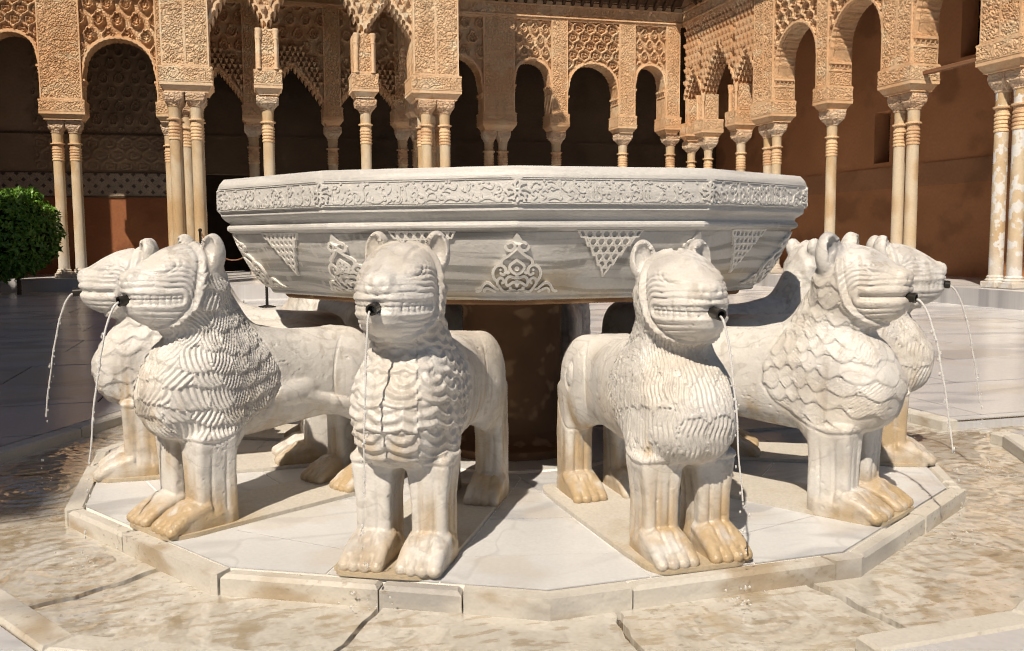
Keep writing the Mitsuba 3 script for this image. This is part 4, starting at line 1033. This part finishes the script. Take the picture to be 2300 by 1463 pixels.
def lion_base(h, tail, ear, fine):
    fn = lambda P: lion_field(P, tail, ear)
    V, Q = surface_nets(fn, np.array([.70, -.205, -.012]), np.array([1.665, .205, .90]), h)
    for k in range(2 if fine else 1):
        if k: V, Q = split_quads(V, Q)
        for _ in range(2):
            f, g = fn(V), grad(fn, V); n2 = (g*g).sum(1, keepdims=True)
            V = V - np.clip(f[:, None]*g/np.maximum(n2, .05), -h*.5, h*.5)*.9
    return V, np.vstack([Q[:, [0, 1, 2]], Q[:, [0, 2, 3]]])
def sg(x): return 1/(1 + np.exp(-np.clip(x, -40, 40)))
def gro(x, l, w): return np.exp(-((x - l)/w)**2)
def scales(s, t, w, h, R, top=.80, full=False, point=0.0):
    """overlapping locks in staggered rows: distance from the lock's root in units of its length, angle, an id, local coordinates"""
    tt = (top - t)/h; j0 = np.floor(tt)
    D = np.full(s.shape, 1.0); A = np.zeros(s.shape); ID = np.zeros(s.shape); S = np.zeros(s.shape); TT = np.zeros(s.shape); done = np.zeros(s.shape, bool)
    for k in (-2, -1, 0):
        j = j0 + k; off = .5*(np.mod(j, 2))
        u = s/w + off; c = np.floor(u) + .5
        jit = np.sin(c*12.9 + j*78.2)
        ds, dt = (u - c)*w, (tt - j)*h + .006*jit
        d = np.hypot(ds, dt*.92)/R if not point else np.maximum(dt, 0)/R + np.abs(ds/(w*.62))**1.6*point
        new = (d < 1) & ~done
        D = np.where(new, d, D); A = np.where(new, np.arctan2(ds, dt + 1e-9), A); ID = np.where(new, c*13.7 + j*7.1, ID); S = np.where(new, ds, S); TT = np.where(new, dt, TT); done |= new
    return (D, A, ID, S, TT) if full else (D, A, ID)
def carve(P, style, seed):
    x, y, z = P.T; ay = np.abs(y)
    nz = meshkit.fbm(P*16 + seed, 3, seed) - .5; n2 = meshkit.fbm(P*45 + seed, 3, seed + 5) - .5
    xb = np.interp(z, [.20, .265, .33, .40, .46, .573, .62, .70, .78, .85], [1.44, 1.36, 1.25, 1.205, 1.205, 1.255, 1.280, 1.315, 1.345, 1.36])
    zl = np.interp(x, [1.18, 1.26, 1.35, 1.43, 1.52, 1.62], [.40, .335, .285, .262, .272, .30])
    xf = np.interp(z, [.56, .60, .62, .66, .70, .75, .80, .86], [1.60, 1.535, 1.500, 1.462, 1.445, 1.432, 1.418, 1.41])
    face = sg((x - xf)/.004) * sg((z - .575)/.008)
    mane = sg((x - xb)/.003) * sg((z - zl)/.003) * (1 - face) * sg((1.36 + .06 - x + 9*(z < .76))/.01)
    earm = 1 - sg((1.32 - np.sqrt(((x-1.382)/.040)**2 + ((ay-.082)/.042)**2 + ((z-.815)/.064)**2))/.05)
    mane = mane*earm; face = face*earm
    pit = np.clip((meshkit.noise(P*95 + seed, seed + 3) - .80)/.12, 0, 1)*(meshkit.noise(P*14 + seed, seed + 6) > .45)
    chip = np.clip((meshkit.noise(P*34 + seed, seed + 2) - .82)/.05, 0, 1)
    out = .005*mane + .0016*nz + .0009*n2 - .0022*pit - .0012*chip
    ang = np.arctan2(y, x - 1.31); n3 = meshkit.fbm(P*6 + 3*seed, 2, seed + 9) - .5; n4 = meshkit.fbm(P*6 + 5*seed + 40, 2, seed + 13) - .5
    wv = {'A': .25, 'B': .9, 'C': .2, 'D': .45}[style]
    s = ang*.21 + .0015*np.sin(z*60 + seed) + .030*wv*n3
    t = z + .030*np.sin(ang*1.5 + seed)*(np.abs(ang) > .3) + .025*nz*wv + .052*wv*n4
    if style == 'A':
        D, A, ID = scales(s + .010*nz, t, .070, .070, .080)
        d = .0048*D**1.5 + .0034*np.cos(2*PI*3.3*D)*(D < .97) - .0045*gro(D, 1.0, .05) - .0045
    elif style == 'B':
        D, A, ID, S, TT = scales(s, t, .078, .056, .072, full=True)
        k = np.where(np.mod(ID*.618, 1) > .5, 1, -1)
        d = .0075*D**2 + .0030*np.cos(2*PI*((S + k*.25*TT*TT/.05)/.0140) + ID) - .004*gro(D, 1.0, .05) - .0055
    elif style == 'C':
        D, A, ID, S, TT = scales(s + .0015*np.sin(t*2*PI/.11), t, .056, .098, .118, full=True, point=.55)
        d = .0030*D**2 + .0028*np.cos(2*PI*(S/.0105 + .22*np.sin(t*2*PI/.075 + ID))) - .002*gro(D, 1.0, .04) - .0035
    else:
        D, A, ID, S, TT = scales(s, t, .072, .052, .070, full=True, point=.5)
        d = .0065*D**1.7 + .0012*np.cos(2*PI*(S + .8*TT)/.0085)*(np.mod(ID*.37, 1) > .4) - .0035*gro(D, 1.0, .05) - .0045
    out -= .0045*np.exp(-((x - xb)/.006)**2)*sg((z - zl)/.004)*(z < .6) + .004*np.exp(-((z - zl)/.006)**2)*sg((x - 1.26)/.01)*sg((1.56 - x)/.01)*(ay > .07)
    out += mane*d*sg((z - zl - .008)/.004)
    # face
    ph = np.arctan2(ay, x - 1.46)
    sh = np.where(x > 1.46, .120*ph, .120*PI/2 + (1.46 - x))
    sc = .138
    dm = np.hypot(np.maximum(sh - sc, 0), z - .686 - .002*np.cos(sh*30)); mo = .0065 if style == 'D' else .0128
    inside = sg((mo - dm)/.0015)
    low = z < .684
    wC = np.where(low, sg((sh - .060)/.02), sg((sh - .10)/.012))
    arcs = sum(gro(dm, l, .0029) for l in (.034, .049, .064, .079, .093))
    g = -.0046*arcs*wC + .0018*gro(dm, .020, .005)
    teeth = np.abs(np.sin(PI*sh/.0165))**.3*.0062 * sg((sh - .020)/.003)
    g += inside*(-.0085 + teeth*(style != 'D') - .0035*gro(z, .686, .0022)) - .0025*gro(dm, mo + .001, .0022)
    for l, a in ((.716, .0034), (.733, .0028), (.757, .0024)):
        g -= a*gro(z, l + .006*np.sin(sh*26), .0024)*sg((.125 - sh)/.012)*sg((x - 1.52)/.01)
    top = sg((x - 1.572)/.006)
    g += top*(.014*sg((.032 - ay)/.004)*sg((z - .728)/.004)*sg((.765 - z)/.004) - .008*gro(np.hypot(ay - .017, z - .737), 0, .007) - .003*gro(ay, 0, .003)*sg((.727 - z)/.004)*sg((z - .694)/.004))
    ex, ez = (x - 1.540)/.041, (z - .7770 + .30*(x - 1.540))/.0175
    er = np.hypot(ex, ez); side = sg((ay - .055)/.006)
    g += side*(.0030*sg((.70 - er)/.10) - .0040*gro(er, .95, .12) - .0020*gro(er, 1.35, .12))
    g += .006*gro(ay, 0, .020)*sg((z - .77)/.006)*sg((x - 1.50)/.015)
    br = np.hypot((x - 1.548)/1.25, z - .745)
    g += side*sg((z - .772)/.006)*(-.0026*gro(br, .066, .003) - .0022*gro(br, .080, .003))
    g += -.0030*gro(np.sin(ay*120 + x*14), 1, .25)*sg((z - .79)/.008)*sg((1.54 - x)/.01)*(style in 'AB')
    out += face*g
    out += .0075*gro(x, xf, .009)*sg((z - .595)/.01)*(ay > .01) - .0045*gro(x, xf + .017, .005)*face
    # legs: flutes
    legz = sg((.215 - z)/.015)*sg((z - .055)/.008)
    fr = sg((x - 1.25)/.01)
    out -= legz*fr*.0055*(gro(ay, .060, .0040) + gro(ay, .096, .0040))*(style != 'B')
    out -= legz*fr*.0040*(gro(x, 1.400, .005) + gro(x, 1.448, .005))*sg((np.abs(ay - .077) - .040)/.003)
    out -= legz*(1 - fr)*.0045*(gro(ay, .070, .0045) + gro(ay, .102, .0045))
    # haunch outline
    hq = np.hypot((x - .87)/.125, (z - .40)/.165)
    out -= .0035*gro(hq, 1.0, .03)*sg((ay - .10)/.01)*(x < 1.03)
    if style == 'C':
        hr = np.hypot((x - .90)/.022, (z - .43)/.042); out += sg((ay - .12)/.006)*(-.006*gro(hr, 1.0, .22) + .004*sg((.7 - hr)/.1))
    return out
def tw(t, p): return t*2*PI/p
BASES = {}
def make_lion(deg, style, tail, ear, fine, seed, lat=0.0, zs=1.0, yaw=0.0, dr_=0.0, snout=0.0):
    k = (tail, round(ear, 2), fine)
    if k not in BASES: BASES[k] = lion_base({True: .0072, 2: .0108, False: .0105}[fine], tail, ear, fine)
    V, F = BASES[k]
    m = trimesh.Trimesh(V, F, process=False)
    N = grad(lambda P: lion_field(P, tail, ear), V); N /= np.linalg.norm(N, axis=1, keepdims=True) + 1e-9
    W = V + N*carve(V, style, seed)[:, None]
    W[:, 2] = np.maximum(W[:, 2], -.004)
    r = np.random.RandomState(seed); q = r.uniform(-1, 1, 4)
    hd = sg((W[:, 2] - .60)/.04)
    W[:, 0] += hd*.012*q[0]; W[:, 1] += hd*.010*q[1]; W[:, 2] *= zs
    W[:, 1] = W[:, 1]*(1 + .02*q[3]) + lat + yaw*(1.5 - W[:, 0])
    W[:, 0] += dr_ - snout*sg((W[:, 2] - .59)/.01)*np.clip((W[:, 0] - 1.42)/.2, 0, 1)
    return trimesh.Trimesh(to_ring(W, deg), F, process=False)
LIONS = [  # bearing, style, tail side, ear size, fine, label
    (2.5, 'C', 0, 1.0, True, 'white marble lion with long wavy chest hair, standing front right of the centre', .012),
    (-27.6, 'A', 0, 1.0, True, 'white marble lion with ringed round chest curls, standing front left of the centre', .018),
    (-57.6, 'B', 1, 1.0, True, 'white marble lion turned left, with wavy mane locks and tail across its flank', 0),
    (31.7, 'D', 0, 1.17, True, 'white marble lion turned right, with leaf-shaped mane scales and a long grey ear', -.008),
    (-87.6, 'D', 0, 1.1, 2, 'white marble lion in profile at far left, half hidden behind the wavy-locked lion', 0),
    (62.4, 'C', 0, 1.01, 2, 'white marble lion in profile at far right, half hidden behind the grey-eared lion', 0),
    (92.4, 'D', 0, .72, False, 'white marble lion under the right basin end, only neck and back of head visible', 0),
    (-117.6, 'B', 0, 1.0, False, 'white marble lion behind the left end of the basin, only its back in sight', 0),
    (122.4, 'A', 0, 1.0, False, 'white marble lion on the far right side of the ring, behind the pedestal', 0),
    (-147.6, 'D', 0, 1.0, False, 'white marble lion on the far left side of the ring, behind the pedestal', 0),
    (152.4, 'B', 0, 1.0, False, 'white marble lion at the back of the ring, right of the far water rill', 0),
    (182.4, 'C', 0, 1.0, False, 'white marble lion at the very back of the ring facing the far gallery', 0)]
MORE = {0: (.045,), 3: (-.02, -.004, .020), 5: (0, .025)}      # yaw, shift outwards, shorter snout
ZS = [.968, 1.0, .998, .978, .978, .975, .98, .97, .98, .97, .98, .97]
def build_lions():
    for i, (deg, style, tail, ear, fine, lab, lat) in enumerate(LIONS):
        zs = ZS[i]
        k = thing('stone_lion', lab, 'lion statue', 'stone lions carrying the basin')
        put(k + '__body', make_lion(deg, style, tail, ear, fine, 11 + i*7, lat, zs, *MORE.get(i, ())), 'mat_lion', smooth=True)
        u = np.linspace(0, 2*PI, 40, endpoint=False)
        o = np.stack([1.150 + .446*np.sign(np.cos(u))*np.abs(np.cos(u))**.25, .145*np.sign(np.sin(u))*np.abs(np.sin(u))**.25], 1)
        o += np.random.RandomState(i).uniform(-.004, .004, o.shape)
        base = extr(Polygon(o), .012); put(k + '__plinth', ring_mesh(base, deg), 'mat_plinth')
        sx = -.01 if i != 1 else .0
        sp_ = lathe([(.0, .0), (.0135, 0), (.0145, .004), (.0145, .062), (.0100, .062), (.0095, .03), (0, .03)], 14)
        R = trimesh.transformations.rotation_matrix(PI/2 + .10, [0, 1, 0]); sp_.apply_transform(R); sp_.apply_translation([1.583, lat*.6, .688*zs])
        if i in MORE: sp_.apply_translation([sum(MORE[i][1:2]) - sum(MORE[i][2:]), 0, 0])
        put(k + '__spout', ring_mesh(sp_, deg), 'mat_bronze', smooth=40)
build_lions()
